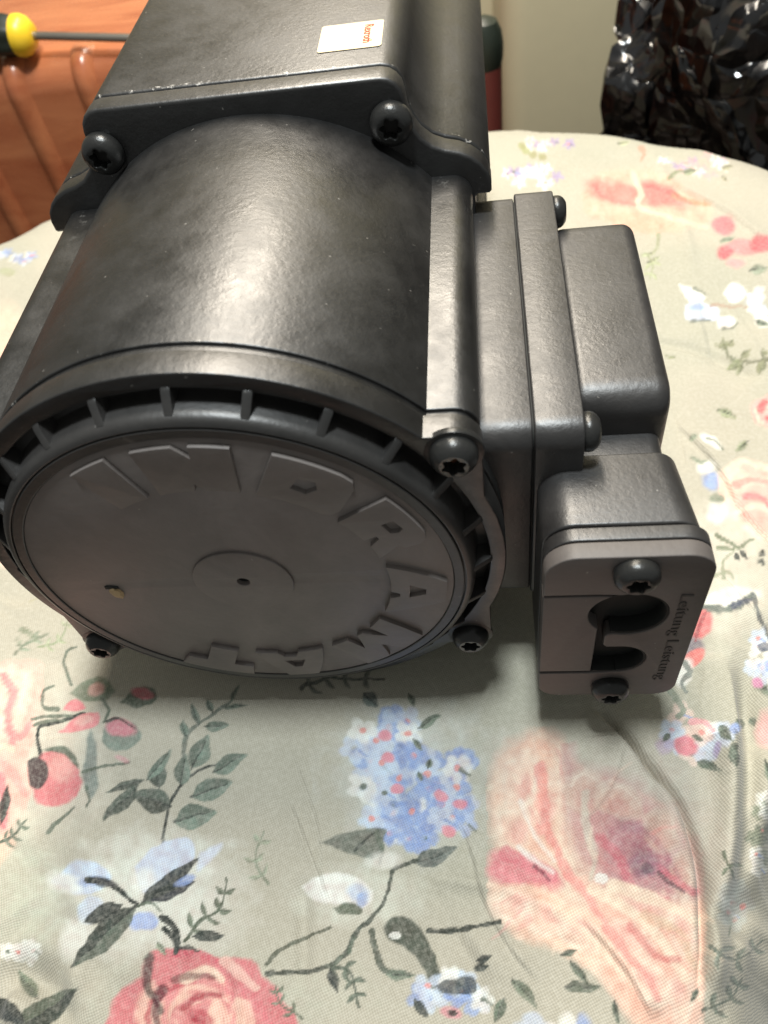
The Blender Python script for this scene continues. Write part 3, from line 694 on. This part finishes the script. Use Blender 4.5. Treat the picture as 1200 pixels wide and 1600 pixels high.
# leafy sprig
P.stroke([(254, 1318), (258, 1280), (270, 1245), (290, 1218), (320, 1200), (352, 1192)], 3, DARK, .95, .4)
P.stroke([(285, 1190), (290, 1150), (308, 1130), (340, 1108), (360, 1096)], 3, (.16, .18, .15), .9, .4)
for l in ((282, 1225, 290, 1180, 14), (302, 1200, 324, 1146, 17), (330, 1208, 386, 1180, 14), (300, 1245, 362, 1220, 17), (272, 1282, 338, 1268, 20), (268, 1258, 208, 1240, 20), (250, 1230, 246, 1192, 13), (232, 1218, 268, 1172, 8), (228, 1218, 164, 1240, 6), (218, 1226, 162, 1284, 10), (290, 1150, 286, 1126, 6), (310, 1130, 298, 1100, 6), (318, 1134, 358, 1132, 9), (345, 1104, 388, 1102, 4), (330, 1112, 322, 1090, 5), (362, 1096, 376, 1070, 4)):
    P.leaf(*l, c=(.13, .16, .13) if l[2] > 250 else (.075, .085, .07))
# white-blue lily with dark leaves
P.blob(220, 1390, 130, 70, (.68, .69, .62), -10, .45, .9, .8)
P.poly([(82, 1376), (110, 1348), (150, 1346), (176, 1366), (160, 1388), (110, 1396)], BLUEL, 1, 5, 6); P.blob(100, 1380, 26, 16, WHITE, 20, .8, .6); P.blob(145, 1375, 24, 7, BLUE, -10, .6, .7)
P.poly([(208, 1352), (240, 1324), (290, 1308), (306, 1330), (290, 1364), (240, 1394), (218, 1388)], (.58, .63, .74), 1, 4, 6); P.blob(225, 1375, 22, 18, WHITE, -30, .7, .6); P.poly([(315, 1330), (346, 1318), (330, 1345), (310, 1360)], (.62, .66, .78), .8, 6, 4)
P.poly([(122, 1412), (140, 1400), (165, 1412), (150, 1436), (126, 1440)], BLUEL, .8, 6, 6); P.poly([(196, 1440), (224, 1426), (244, 1436), (238, 1450), (210, 1454)], (.36, .44, .70), .9, 5, 6); P.blob(118, 1465, 22, 34, WHITE, 20, .6, .7)
P.stroke([(136, 1373), (170, 1378), (195, 1400), (214, 1416)], 5, DARK, 1, .3); P.blob(165, 1377, 22, 8, (.05, .05, .055), 15, .9, .3, .6)
P.leaf(216, 1416, 312, 1340, 13, DARK, (.07, .075, .07)); P.leaf(228, 1408, 308, 1376, 12, DARK, (.06, .06, .07)); P.blob(292, 1375, 18, 7, BLUE, -20, .8, .4)
P.leaf(212, 1416, 112, 1512, 20, (.10, .12, .095), DARK); P.leaf(190, 1416, 132, 1440, 14, DARK, (.06, .065, .06)); P.stroke([(214, 1416), (236, 1412), (250, 1425)], 3, GREEN, .9)
# little branches
P.sprig([(290, 1470), (318, 1436), (345, 1415), (354, 1372)], 4, 26, 3, (.11, .13, .095)); P.leaf(304, 1460, 350, 1462, 9, DARK)
P.stroke([(276, 1486), (276, 1460), (262, 1440), (250, 1434)], 6, DARK, 1, .3); P.stroke([(256, 1452), (268, 1464), (276, 1476)], 5, DARK, 1, .3); P.stroke([(276, 1484), (300, 1480), (312, 1486)], 4, DARK, .9)
P.leaf(246, 1474, 260, 1492, 5, GREENL)
# blue hydrangea
P.cluster(640, 1215, 88, 95, 46, 22, 2); P.cluster(655, 1270, 80, 45, 26, 20, 4, (BLUE, BLUE, BLUEL, (.40, .48, .70))); P.cluster(600, 1165, 55, 40, 12, 20, 6)
for x, y, t in ((605, 1185, 0), (622, 1232, 0), (720, 1255, 0), (700, 1300, 0), (600, 1150, 0), (690, 1242, 0)): P.blob(x, y, 10, 8, (.72, .27, .32), 20, .9, .4, .6)
for l in ((652, 1136, 690, 1116, 7), (645, 1156, 658, 1172, 5), (655, 1206, 662, 1220, 4), (668, 1200, 672, 1184, 5)): P.leaf(*l, c=GREEN)
# leaves and stem beneath it
P.poly([(500, 1316), (540, 1302), (598, 1292), (600, 1310), (588, 1340), (540, 1330)], (.17, .18, .15), .95, 3, 3); P.stroke([(555, 1328), (572, 1310), (585, 1300)], 2.5, DARK, .7); P.stroke([(588, 1300), (598, 1330), (594, 1350)], 4, GREEN, .9)
P.leaf(646, 1350, 712, 1325, 13, (.10, .115, .105)); P.stroke([(415, 1520), (455, 1518), (500, 1512), (540, 1490), (560, 1455), (590, 1425), (608, 1390), (618, 1358), (650, 1345)], 4.2, (.07, .08, .065), .95, .3)
P.stroke([(415, 1506), (440, 1480), (480, 1466), (516, 1448)], 3.5, (.10, .11, .08), .9, .3); P.stroke([(545, 1488), (556, 1465)], 3, GREEN, .9)
P.sprig([(510, 1508), (545, 1520), (560, 1575)], 4, 26, 3.5, (.10, .115, .09)); P.leaf(516, 1512, 528, 1550, 5, DARK)
P.poly([(474, 1385), (500, 1366), (535, 1362), (562, 1376), (582, 1400), (565, 1424), (530, 1416), (495, 1408)], WHITE, 1, 4, 6); P.blob(560, 1398, 18, 15, BLUEL, 30, .9, .5); P.blob(566, 1408, 8, 12, BLUE, 20, .7, .5); P.poly([(520, 1420), (545, 1412), (566, 1422), (560, 1432), (530, 1430)], (.12, .14, .10), .95, 3)
P.blob(600, 1345, 26, 14, WHITE, 0, .6, .6)
# bottom centre flourish
P.poly([(600, 1450), (612, 1434), (640, 1436), (660, 1456), (676, 1490), (688, 1530), (690, 1548), (672, 1536), (655, 1500), (638, 1484), (610, 1470)], (.085, .095, .075), .97, 3, 4); P.blob(618, 1462, 10, 6, WHITE, 10, .8)
P.stroke([(582, 1456), (588, 1490), (600, 1515), (640, 1525)], 6, (.10, .115, .09), .95, .4); P.leaf(600, 1520, 650, 1524, 9, GREEN); P.stroke([(670, 1455), (720, 1452), (780, 1442)], 4.5, (.055, .06, .05), 1, .2)
P.cluster(700, 1555, 55, 42, 14, 20, 9, (WHITE, BLUEL, BLUE)); P.poly([(678, 1540), (700, 1530), (735, 1526), (742, 1550), (715, 1552), (690, 1552)], (.05, .06, .065), .9, 3); P.leaf(648, 1560, 668, 1590, 8, DARK); P.blob(705, 1582, 16, 10, (.62, .30, .32), 10, .9, .4); P.blob(706, 1582, 6, 5, DARK, 0, .9)
P.leaf(742, 1504, 768, 1494, 6, DARK); P.leaf(740, 1516, 764, 1510, 6, DARK)
for l in ((876, 1492, 902, 1484, 5), (890, 1500, 920, 1535, 7), (884, 1542, 938, 1542, 10), (958, 1562, 966, 1600, 5), (1090, 1545, 1078, 1570, 5)): P.leaf(*l, c=(.095, .11, .085))
# right, below the clamp
P.cluster(1105, 1155, 60, 60, 12, 18, 12, (WHITE, (.80, .62, .54), BLUEL)); P.blob(1070, 1165, 18, 16, (.72, .24, .28), 20, .95, .3); P.blob(1040, 1166, 14, 14, (.45, .34, .46), 0, .7, .5); P.stroke([(1080, 1128), (1100, 1130), (1112, 1142)], 6, (.74, .36, .38), .9)
for l in ((1120, 1135, 1140, 1155, 9), (1142, 1168, 1150, 1196, 9), (1140, 1160, 1152, 1175, 8), (1085, 1186, 1128, 1204, 8), (1082, 1150, 1100, 1160, 4), (1048, 1146, 1038, 1158, 5), (1172, 1118, 1180, 1132, 7), (1150, 1122, 1160, 1138, 7)): P.leaf(*l, c=(.10, .12, .095), vein=False)
P.blob(1148, 1138, 10, 9, BLUE, 0, .9, .4); P.blob(1120, 1170, 5, 14, VIOLET, 10, .8, .4); P.stroke([(1035, 1060), (1050, 1085), (1066, 1108), (1060, 1118)], 7, (.25, .29, .23), .9, .4)
P.blob(1092, 975, 20, 26, (.70, .20, .20), 20, .95, .3); P.blob(1078, 1010, 22, 22, (.24, .21, .24), 0, .9, .35); P.blob(1082, 1030, 22, 12, (.74, .22, .20), -40, .95, .3); P.stroke([(1100, 960), (1092, 985), (1086, 1000)], 3, (.35, .08, .09), .8)
P.blob(1070, 1052, 14, 22, WHITE, 15, .9, .4); P.stroke([(1070, 1035), (1080, 1050), (1066, 1065), (1072, 1082)], 5, (.20, .22, .20), .9, .4)
P.blob(1140, 935, 44, 14, (.80, .78, .72), -12, .95, .5); P.stroke([(1100, 950), (1130, 952), (1155, 948), (1172, 932)], 6, (.16, .18, .16), .95, .2); P.stroke([(1145, 948), (1172, 938)], 5, (.09, .10, .14), .9)
P.stroke([(1176, 928), (1184, 955), (1196, 985), (1204, 1000)], 4, (.12, .13, .13), .9, .3); P.leaf(1186, 870, 1196, 858, 4, DARK); P.leaf(1184, 872, 1194, 884, 5, DARK); P.leaf(1155, 860, 1168, 872, 4, DARK); P.leaf(1146, 866, 1154, 874, 4, DARK)
P.stroke([(1118, 835), (1140, 848), (1155, 856), (1178, 842)], 3.5, (.17, .20, .13), .9, .3); P.stroke([(1118, 855), (1140, 858), (1152, 856)], 3, (.20, .23, .15), .9); P.stroke([(1130, 905), (1128, 880), (1145, 862)], 3, (.27, .29, .20), .8); P.stroke([(1110, 905), (1135, 895), (1145, 905)], 3, (.3, .32, .22), .8)
P.cluster(1190, 1020, 22, 36, 8, 14, 14, (BLUE, BLUEL, WHITE)); P.blob(1184, 1066, 8, 8, (.60, .25, .42), 0, .9, .4); P.blob(1200, 1140, 20, 30, (.74, .4, .4), 0, .7, .5); P.leaf(1196, 1190, 1205, 1230, 6); P.blob(1195, 1010, 10, 8, (.08, .10, .16), 0, .8)
P.cluster(1190, 1300, 22, 60, 10, 13, 15, (WHITE, GREENL, GREEN)); P.sprig([(1130, 1330), (1150, 1390), (1140, 1460)], 3, 20, 2.5, (.16, .18, .13))
P.sprig([(1110, 1480), (1150, 1500), (1190, 1470)], 3, 26, 3, (.16, .18, .15)); P.cluster(1160, 1420, 30, 30, 6, 18, 16, (WHITE, (.5, .5, .45))); P.sprig([(1100, 1580), (1140, 1560), (1160, 1530)], 3, 26, 3, (.14, .16, .13))
# peach rose at the right edge, behind the clamp
P.poly([(1120, 742), (1150, 716), (1200, 728), (1260, 760), (1260, 860), (1205, 850), (1160, 830), (1128, 800)], (.80, .62, .50), 1, 6, 10); P.blob(1190, 790, 40, 34, (.76, .36, .32), 30, .75, .6, .8)
for pts, c in (([(1150, 756), (1180, 748), (1215, 760)], PINK), ([(1165, 730), (1190, 740), (1220, 740)], (.78, .42, .36)), ([(1150, 800), (1180, 790), (1210, 800)], (.82, .66, .54)), ([(1165, 775), (1190, 780), (1210, 800)], (.68, .18, .20))): P.stroke(pts, 6, c, .8, .4, 4)
P.blob(1110, 752, 13, 15, BLUE, 0, .85, .5); P.blob(1102, 730, 14, 9, WHITE, 0, .8, .5); P.blob(1118, 778, 12, 7, GREENL, 0, .9, .4); P.blob(1118, 800, 16, 16, WHITE, 0, .7, .5); P.leaf(1078, 688, 1092, 680, 5, GREENL); P.blob(1110, 690, 18, 7, WHITE, 35, .8, .4); P.stroke([(1106, 686), (1122, 694), (1132, 706)], 2, GREEN, .8); P.stroke([(1080, 715), (1092, 722), (1102, 722)], 3, GREENL, .8)
# upper right
P.poly([(908, 305), (930, 275), (975, 262), (1030, 272), (1075, 300), (1112, 320), (1105, 350), (1060, 362), (1010, 365), (950, 350), (915, 340)], (.66, .43, .33), .95, 7, 14)
P.blob(960, 300, 40, 16, (.58, .19, .17), 10, .8, .6, .8); P.blob(1035, 305, 44, 16, (.58, .18, .17), 20, .85, .5, .8); P.stroke([(990, 272), (1000, 300), (998, 322), (1060, 345), (1105, 358)], 5, (.62, .54, .42), .95, .3, 4); P.stroke([(1055, 305), (1085, 316), (1115, 318)], 5, (.45, .28, .16), .7); P.blob(1000, 345, 50, 14, (.68, .40, .29), 10, .8, .5); P.blob(940, 325, 26, 12, (.70, .46, .35), 0, .7, .6); P.stroke([(930, 290), (950, 310), (990, 318)], 3, (.5, .16, .15), .6, .3, 3); P.stroke([(1010, 290), (1050, 300), (1080, 318)], 3, (.48, .12, .12), .6, .3, 3)
P.blob(1132, 355, 18, 14, (.70, .20, .22), 10, .95, .3); P.blob(1160, 385, 26, 14, (.72, .26, .26), 10, .95, .4); P.blob(1190, 380, 18, 14, (.50, .12, .14), 0, .9, .4); P.blob(1135, 395, 14, 10, (.52, .13, .15), 0, .95, .4); P.blob(1150, 412, 14, 7, (.76, .34, .34), 0, .9, .4); P.leaf(1170, 425, 1200, 418, 7, (.19, .21, .16)); P.leaf(1125, 380, 1148, 370, 5, GREENL)
P.poly([(1062, 446), (1080, 448), (1098, 458), (1100, 468), (1080, 472)], WHITE, 1, 3); P.poly([(1128, 458), (1146, 440), (1166, 456), (1160, 472), (1138, 474)], WHITE, 1, 3); P.poly([(1072, 476), (1095, 470), (1120, 486), (1118, 500), (1074, 498)], BLUEL, 1, 3); P.blob(1090, 479, 14, 5, BLUE, 0, .7, .5); P.poly([(1122, 496), (1140, 492), (1152, 500), (1140, 512), (1124, 510)], WHITE, 1, 3)
P.stroke([(1084, 450), (1098, 456), (1104, 462)], 2.5, GREEN, .8); P.stroke([(1080, 500), (1100, 500), (1112, 502)], 2.5, GREEN, .8); P.stroke([(1130, 512), (1148, 510), (1154, 498)], 2.5, GREEN, .8); P.stroke([(1112, 478), (1140, 482), (1175, 481)], 2.5, (.38, .26, .20), .8); P.blob(1192, 500, 12, 10, WHITE, 0, .9, .4); P.leaf(1180, 500, 1202, 505, 5, GREEN); P.blob(1194, 486, 9, 6, BLUEL, 0, .9)
P.stroke([(1130, 544), (1140, 556), (1162, 565), (1205, 563)], 3, (.15, .16, .10), .9, .2)
for l in ((1135, 546, 1118, 540, 4), (1135, 548, 1130, 530, 4), (1138, 545, 1146, 530, 4), (1156, 562, 1135, 578, 6), (1158, 563, 1150, 586, 6), (1156, 560, 1172, 545, 5), (1195, 564, 1186, 585, 8), (1195, 560, 1190, 550, 6), (1040, 555, 1060, 556, 2)): P.leaf(*l, c=(.17, .18, .11), vein=False)
P.cluster(830, 275, 46, 18, 16, 11, 21, (VIOLET, BLUEL, WHITE, (.72, .62, .60)), .6); P.cluster(850, 222, 44, 10, 8, 9, 22, (VIOLET, WHITE, (.74, .62, .58)), .6)
for x, y in ((820, 236), (815, 230), (848, 245), (832, 241)): P.blob(x, y, 7, 6, (.30, .30, .14), 0, .85, .5)
P.stroke([(1000, 228), (1005, 240), (1002, 252)], 3.5, (.50, .28, .20), .8); P.leaf(965, 222, 985, 222, 3, (.38, .38, .24)); P.cluster(1060, 256, 26, 10, 7, 9, 23, (VIOLET, WHITE, (.78, .5, .46)), .6); P.cluster(1115, 258, 36, 16, 9, 10, 24, ((.76, .42, .42), WHITE, (.7, .5, .6)), .6)
P.stroke([(1045, 280), (1062, 268), (1085, 266)], 3, (.24, .26, .16), .9); P.leaf(1068, 268, 1088, 264, 5, (.20, .22, .14)); P.leaf(1125, 262, 1145, 260, 4, (.26, .24, .16)); P.leaf(1125, 276, 1135, 282, 3, (.26, .24, .16)); P.stroke([(1030, 365), (1028, 385), (1018, 398)], 3, (.30, .32, .20), .8); P.leaf(1000, 400, 1022, 396, 3, (.3, .32, .2)); P.leaf(1010, 412, 1030, 400, 3, (.3, .32, .2))
# left edge, behind the motor
P.cluster(35, 402, 36, 8, 8, 9, 31, (BLUE, WHITE, BLUEL), .6); P.blob(12, 425, 12, 6, (.35, .36, .22), 0, .7); P.blob(10, 520, 30, 40, (.76, .58, .44), 0, .6, .7)
P.sprig([(22, 1020), (40, 1005), (70, 990)], 2, 16, 3, GREENL); P.stroke([(36, 982), (48, 992), (52, 1000)], 4, (.22, .25, .17), .9); P.stroke([(48, 940), (60, 934)], 2, (.42, .38, .26), .8)
P.leaf(20, 1620, 120, 1545, 22, (.10, .12, .09), DARK); P.leaf(-10, 1560, 40, 1600, 16, DARK); P.leaf(60, 1560, 30, 1520, 10, (.12, .14, .10))
P.sprig([(420, 1380), (400, 1345), (412, 1300)], 3, 22, 2.5, (.26, .28, .21)); P.sprig([(470, 1590), (440, 1565), (430, 1540)], 3, 18, 2.5, (.13, .15, .11)); P.leaf(800, 1530, 840, 1575, 10, (.13, .15, .11)); P.leaf(790, 1560, 770, 1600, 9, (.10, .12, .09)); P.cluster(30, 1480, 26, 22, 6, 14, 41, (WHITE, (.7, .66, .5)))
P.rose(1210, 640, 34, .8, (.76, .40, .36), PEACHL, RED, 51, 10); P.leaf(1120, 640, 1150, 655, 7, (.22, .24, .15)); P.leaf(1165, 690, 1150, 706, 6, (.2, .22, .14)); P.cluster(1180, 470, 20, 14, 4, 12, 42, (WHITE, BLUEL)); P.sprig([(1010, 395), (1020, 420), (1015, 440)], 2, 16, 2, (.3, .32, .2))
P.sprig([(60, 1010), (90, 1000), (110, 960)], 3, 14, 2.2, (.30, .33, .22)); P.rose(-10, 560, 40, .6, PEACH, PEACHL, PINK, 52, 9); P.rose(30, 870, 34, .8, (.78, .56, .46), PEACHL, PINK, 53, 9); P.leaf(60, 905, 90, 925, 8, (.24, .27, .18))
# tiny dark shreds of stem spread in shade below the cap
P.sprig([(470, 1075), (520, 1060), (600, 1062)], 4, 22, 3, (.12, .13, .11)); P.leaf(570, 1080, 590, 1104, 12, (.10, .12, .11)); P.leaf(640, 1085, 646, 1104, 6)

n_x, n_y = len(gx), len(gy)
idx = np.arange(n_x*n_y).reshape(n_y, n_x)
quads = np.stack([idx[:-1, :-1], idx[:-1, 1:], idx[1:, 1:], idx[1:, :-1]], -1).reshape(-1, 4)
keep = (D[quads].max(1) < 40)
quads = quads[keep]
used = np.unique(quads); remap = np.full(len(X), -1); remap[used] = np.arange(len(used)); quads = remap[quads]
me = bpy.data.meshes.new('floral_cloth')
me.vertices.add(len(used)); me.vertices.foreach_set('co', (np.stack([X, Y, Z], 1)[used]*MM).ravel())
me.loops.add(quads.size); me.loops.foreach_set('vertex_index', quads.ravel())
me.polygons.add(len(quads)); me.polygons.foreach_set('loop_start', np.arange(0, quads.size, 4)); me.polygons.foreach_set('loop_total', np.full(len(quads), 4))
me.update(calc_edges=True); me.polygons.foreach_set('use_smooth', np.ones(len(quads), bool))
at = me.color_attributes.new('print', 'FLOAT_COLOR', 'POINT')
at.data.foreach_set('color', np.hstack([np.clip(colr[used], 0, 1), np.ones((len(used), 1))]).ravel().astype(np.float32))
t = NT('printed_cotton')
ca = t.n('ShaderNodeAttribute', attribute_name='print')
sep = t.n('ShaderNodeSeparateXYZ'); rotm = t.n('ShaderNodeMapping'); rotm.inputs['Rotation'].default_value = (0, 0, .35); t.l(t.tc.outputs['Object'], rotm.inputs[0])
wob = t.n('ShaderNodeVectorMath', operation='ADD'); nz = t.noise(90, 2, .5, out='Color'); sc = t.n('ShaderNodeVectorMath', operation='SCALE'); sc.inputs['Scale'].default_value = .0022
t.l(nz, sc.inputs[0]); t.l(rotm.outputs[0], wob.inputs[0]); t.l(sc.outputs[0], wob.inputs[1]); t.l(wob.outputs[0], sep.inputs[0])
K = 2*math.pi/.00112
sx = t.math('SINE', t.math('MULTIPLY', sep.outputs[0], K)); sy = t.math('SINE', t.math('MULTIPLY', sep.outputs[1], K))
wv = t.math('MULTIPLY', sx, sy); w01 = t.math('ADD', t.math('MULTIPLY', wv, .5), .5)
thr = t.noise(700, 2, .5)
col = t.mix(t.math('MULTIPLY', w01, .72), ca.outputs['Color'], t.mix(1., ca.outputs['Color'], (.62, .60, .56), 'MULTIPLY'))
col = t.mix(t.math('MULTIPLY', t.ramp(thr, [(.4, 0.), (.75, 1.)]), .16), col, (.72, .69, .60))
t.set('Base Color', col); t.set('Roughness', .85); t.b.inputs['Specular IOR Level'].default_value = .2
t.b.inputs['Sheen Weight'].default_value = .15; t.b.inputs['Sheen Roughness'].default_value = .5
b = t.bump(w01, .5, .0003); b = t.bump(t.noise(240, 3, .6), .12, .0012, b); t.set('Normal', b)
me.materials.append(t.m)
cloth = link(bpy.data.objects.new('floral_cloth', me))
tag(cloth, 'cream cotton cloth printed with roses and blue flowers, spread under the motor', 'cloth')

# seat that carries the cloth
seatpts = [tuple(p*np.array([1, 1])) for p in catmull([(-225, 315), (-150, 365), (-60, 392), (60, 392), (150, 362), (222, 312), (265, 225), (255, 150), (205, 60), (150, 0), (110, -50), (90, -85), (50, -105), (0, -108), (-45, -95), (-90, -60), (-160, 10), (-240, 95), (-285, 200), (-262, 275), (-225, 315)], 3)[:-1]]
stool = empty('stool', (0, .14, FLOOR*MM)); tag(stool, 'low wooden stool hidden beneath the floral cloth', 'stool')
M_WOOD = simple('stool_wood', (.10, .055, .03), .55, 0, 200, .3, .3)
finish(prism([seatpts[::-1]], GZ-32, GZ-6.5, 'z', 4, 3), 'seat', M_WOOD, stool, 30)
for lx, ly in ((-150, 60), (130, 60), (-150, 300), (150, 300)):
    frm(lathe([(0, FLOOR), (16, FLOOR), (20, GZ-34), (20, GZ-31), (0, GZ-31)], 20, 'z', (lx, ly, 0)), 'leg', M_WOOD, stool)

# ------------------------------------------------------------------ things behind
# brown ribbed hard-shell suitcase, its top at z = -45
t = NT('brown_suitcase_shell')
st_ = t.noise(1, 5, .6, co=t.scaled((9, 60, 30)), dist=.8)
c = t.mix(t.ramp(st_, [(.35, 0.), (.65, 1.)]), (.30, .085, .035), (.44, .160, .070))
t.set('Base Color', c); t.set('Roughness', t.ramp(t.noise(70, 4, .6), [(.3, .20), (.7, .38)])); t.set('Normal', t.bump(t.noise(260, 3, .6), .10, .001)); M_CASE = t.m
case = empty('suitcase', (-.42, .72, FLOOR*MM)); tag(case, 'glossy red-brown ribbed hard-shell suitcase standing behind the cloth with a screwdriver on it', 'suitcase')
CX0, CX1, CY0, CY1, CZ0, CZ1 = -760, -70, 508, 930, FLOOR+20, -46
slab('shell', CX0, CX1, CY0, CY1, CZ0, CZ1, M_CASE, case, 26, 7)
def rib_strip(x, w=11, h=7):
    """raised band that climbs the front and rolls over the edge onto the lid"""
    path = [(CY0, CZ0+30, 0)]
    path += [(CY0, z, 0) for z in np.linspace(CZ0+60, CZ1-26, 8)]
    path += [(CY0+26-26*math.cos(a), CZ1-26+26*math.sin(a), a) for a in np.linspace(.15, math.pi/2*.95, 7)]
    bm = bmesh.new(); rows = []
    for i, (y, z, a) in enumerate(path):
        k = h*min(1, (len(path)-1-i)/2.5)*min(1, i/1.0); ny, nz = -math.cos(a), math.sin(a); row = []
        for u, g in ((-1, -.25), (-.75, .3), (-.4, .85), (0, 1), (.4, .85), (.75, .3), (1, -.25)):
            row.append(bm.verts.new(((x+u*w)*MM, (y+ny*k*g)*MM, (z+nz*k*g)*MM)))
        rows.append(row)
    for A, B in zip(rows, rows[1:]):
        for k in range(6): bm.faces.new((A[k], A[k+1], B[k+1], B[k]))
    frm(bm, 'shell_rib', M_CASE, case, 60)
for k in range(-9, 3): rib_strip(-229+58*k)
for lx in (CX0+60, CX1-60):
    for ly in (CY0+60, CY1-60): frm(lathe([(0, FLOOR), (20, FLOOR), (22, FLOOR+21), (0, FLOOR+21)], 20, 'z', (lx, ly, 0)), 'foot', M_INNER, case)

# screwdriver
def frame(p0, p1):
    p0 = Vector(p0); p1 = Vector(p1); e = (p1-p0).normalized(); q = e.to_track_quat('Z', 'Y').to_matrix()
    return p0, q
def turned(prof, p0, p1, name, mat, parent, n=32, flute=0., nf=6):
    o, q = frame(p0, p1); bm = bmesh.new(); rows = []
    for r, h in prof:
        row = []
        for k in range(n):
            a = 2*math.pi*k/n; rr = r*(1-flute*(.5+.5*math.cos(nf*a)))
            row.append(bm.verts.new((o+q@Vector((rr*math.cos(a), rr*math.sin(a), h)))*MM))
        rows.append(row)
    for A, B in zip(rows, rows[1:]):
        for k in range(n): bm.faces.new((A[k], A[(k+1) % n], B[(k+1) % n], B[k]))
    bm.faces.new(rows[0][::-1]); bm.faces.new(rows[-1])
    return frm(bm, name, mat, parent, 35)
M_HBLK = simple('screwdriver_black_grip', (.014, .020, .014), .42)
M_YEL = simple('screwdriver_yellow', (.78, .52, .025), .35)
M_STEEL = simple('screwdriver_steel', (.34, .31, .27), .32, .9)
tip = (-155, 510.5, CZ1+3.4); yel = (-266, 519.5, CZ1+14.4)
dv = (Vector(yel)-Vector(tip)).normalized(); far = Vector(yel)+dv*105
sd_ = empty('screwdriver', (yel[0]*MM, yel[1]*MM, CZ1*MM)); tag(sd_, 'screwdriver with fluted black handle and yellow collar lying on the brown suitcase', 'screwdriver')
turned([(9, 0), (13.5, 2), (15.2, 8), (15.6, 30), (14.6, 60), (15.4, 92), (13, 103), (8, 107)], Vector(yel)+dv*5, far, 'handle', M_HBLK, sd_, 48, .10)
turned([(5, -7), (9.5, -5.5), (13.6, -1), (14.9, 3), (14.6, 7), (12, 8)], yel, far, 'collar', M_YEL, sd_)
turned([(3.0, 0), (3.0, 112), (3.0, 118)], Vector(yel)-dv*112, yel, 'blade', M_STEEL, sd_, 16)

# cream cabinet side behind the cloth
M_CAB = simple('cream_enamel', (.60, .55, .38), .38, 0, 500, .06, .04)
cab = empty('cabinet', (.31, .94, FLOOR*MM)); tag(cab, 'cream enamelled cabinet with a rounded edge standing behind the cloth', 'cabinet')
finish(prism([rrect(104, 520, 780, 1100, [10, 10, 30, 10], 10)], FLOOR, 560, 'z', 4, 3), 'cabinet_body', M_CAB, cab, 30)
# dark red post with rounded black grip standing beside the cabinet
grip = empty('tool_handle', (.088, .53, FLOOR*MM)); tag(grip, 'dark red tool shaft with a rounded black grip standing between motor and cabinet', 'tool handle')
M_REDP = simple('dark_red_paint', (.14, .028, .022), .5)
turned([(14, 0), (14, 424)], (82, 530, FLOOR), (83, 530, FLOOR+430), 'shaft', M_REDP, grip, 28)
turned([(10, 0), (13.5, 3), (15, 10), (15, 20), (13.5, 29), (10, 36), (4, 39)], (83, 530, FLOOR+420), (84, 530, FLOOR+470), 'grip', M_HBLK, grip, 28)

# black refuse sack: crumpled glossy film, tied ear pulled up
t = NT('black_sack_film'); t.set('Base Color', (.008, .008, .009, 1)); t.set('Roughness', t.ramp(t.noise(18, 3, .6), [(.35, .07), (.7, .24)]))
vo = t.n('ShaderNodeTexVoronoi', feature='DISTANCE_TO_EDGE'); vo.inputs['Scale'].default_value = 8
wv_ = t.n('ShaderNodeVectorMath', operation='ADD'); s2_ = t.n('ShaderNodeVectorMath', operation='SCALE'); s2_.inputs['Scale'].default_value = .10
t.l(t.noise(9, 3, .6, out='Color'), s2_.inputs[0]); t.l(t.scaled((1, 1, .55)), wv_.inputs[0]); t.l(s2_.outputs[0], wv_.inputs[1]); t.l(wv_.outputs[0], vo.inputs['Vector'])
vo2 = t.n('ShaderNodeTexVoronoi', feature='DISTANCE_TO_EDGE'); vo2.inputs['Scale'].default_value = 21; t.l(wv_.outputs[0], vo2.inputs['Vector'])
b_ = t.bump(vo.outputs['Distance'], 1., .10); b_ = t.bump(vo2.outputs['Distance'], .7, .04, b_)
t.set('Normal', b_); t.b.inputs['Specular IOR Level'].default_value = .8; M_SACK = t.m
bm = bmesh.new(); bmesh.ops.create_icosphere(bm, subdivisions=6, radius=1)
vs = np.array([v.co[:] for v in bm.verts]); dirs = rng.randn(30, 3); dirs /= np.linalg.norm(dirs, axis=1)[:, None]
ph = rng.rand(30)*6.28; fr = rng.uniform(2, 6.5, 30)
amp = np.zeros(len(vs))
for k in range(30):
    q = vs@dirs[k]; amp += (1-np.abs(np.sin(q*fr[k]+ph[k]+.8*np.sin(vs@dirs[(k+7) % 30]*4))))**2*.42/fr[k]
knot = np.array([.30, -.62, .72]); knot /= np.linalg.norm(knot)                     # gathered point: pleats radiate from it
ang = np.arctan2((vs-knot)@np.cross(knot, [0, 0, 1]), (vs-knot)@np.cross(knot, np.cross(knot, [0, 0, 1])))
near = np.exp(-((np.linalg.norm(vs-knot, axis=1)/.55)**2))
amp += near*(.05*np.abs(np.sin(ang*7+1))-.16*np.exp(-((np.linalg.norm(vs-knot, axis=1)/.16)**2)))
rad = .86+amp
for v, r0, k in zip(bm.verts, vs, rad):
    s = 1.0-.18*max(0, r0[2])
    z = r0[2]*k
    v.co = Vector((462+165*r0[0]*k*s, 560+105*r0[1]*k, max(FLOOR+.5, -190+335*z)))*MM
sack = frm(bm, 'refuse_sack', M_SACK, None, 180)
tag(sack, 'crumpled glossy black plastic refuse sack standing in front of the cabinet', 'refuse sack')
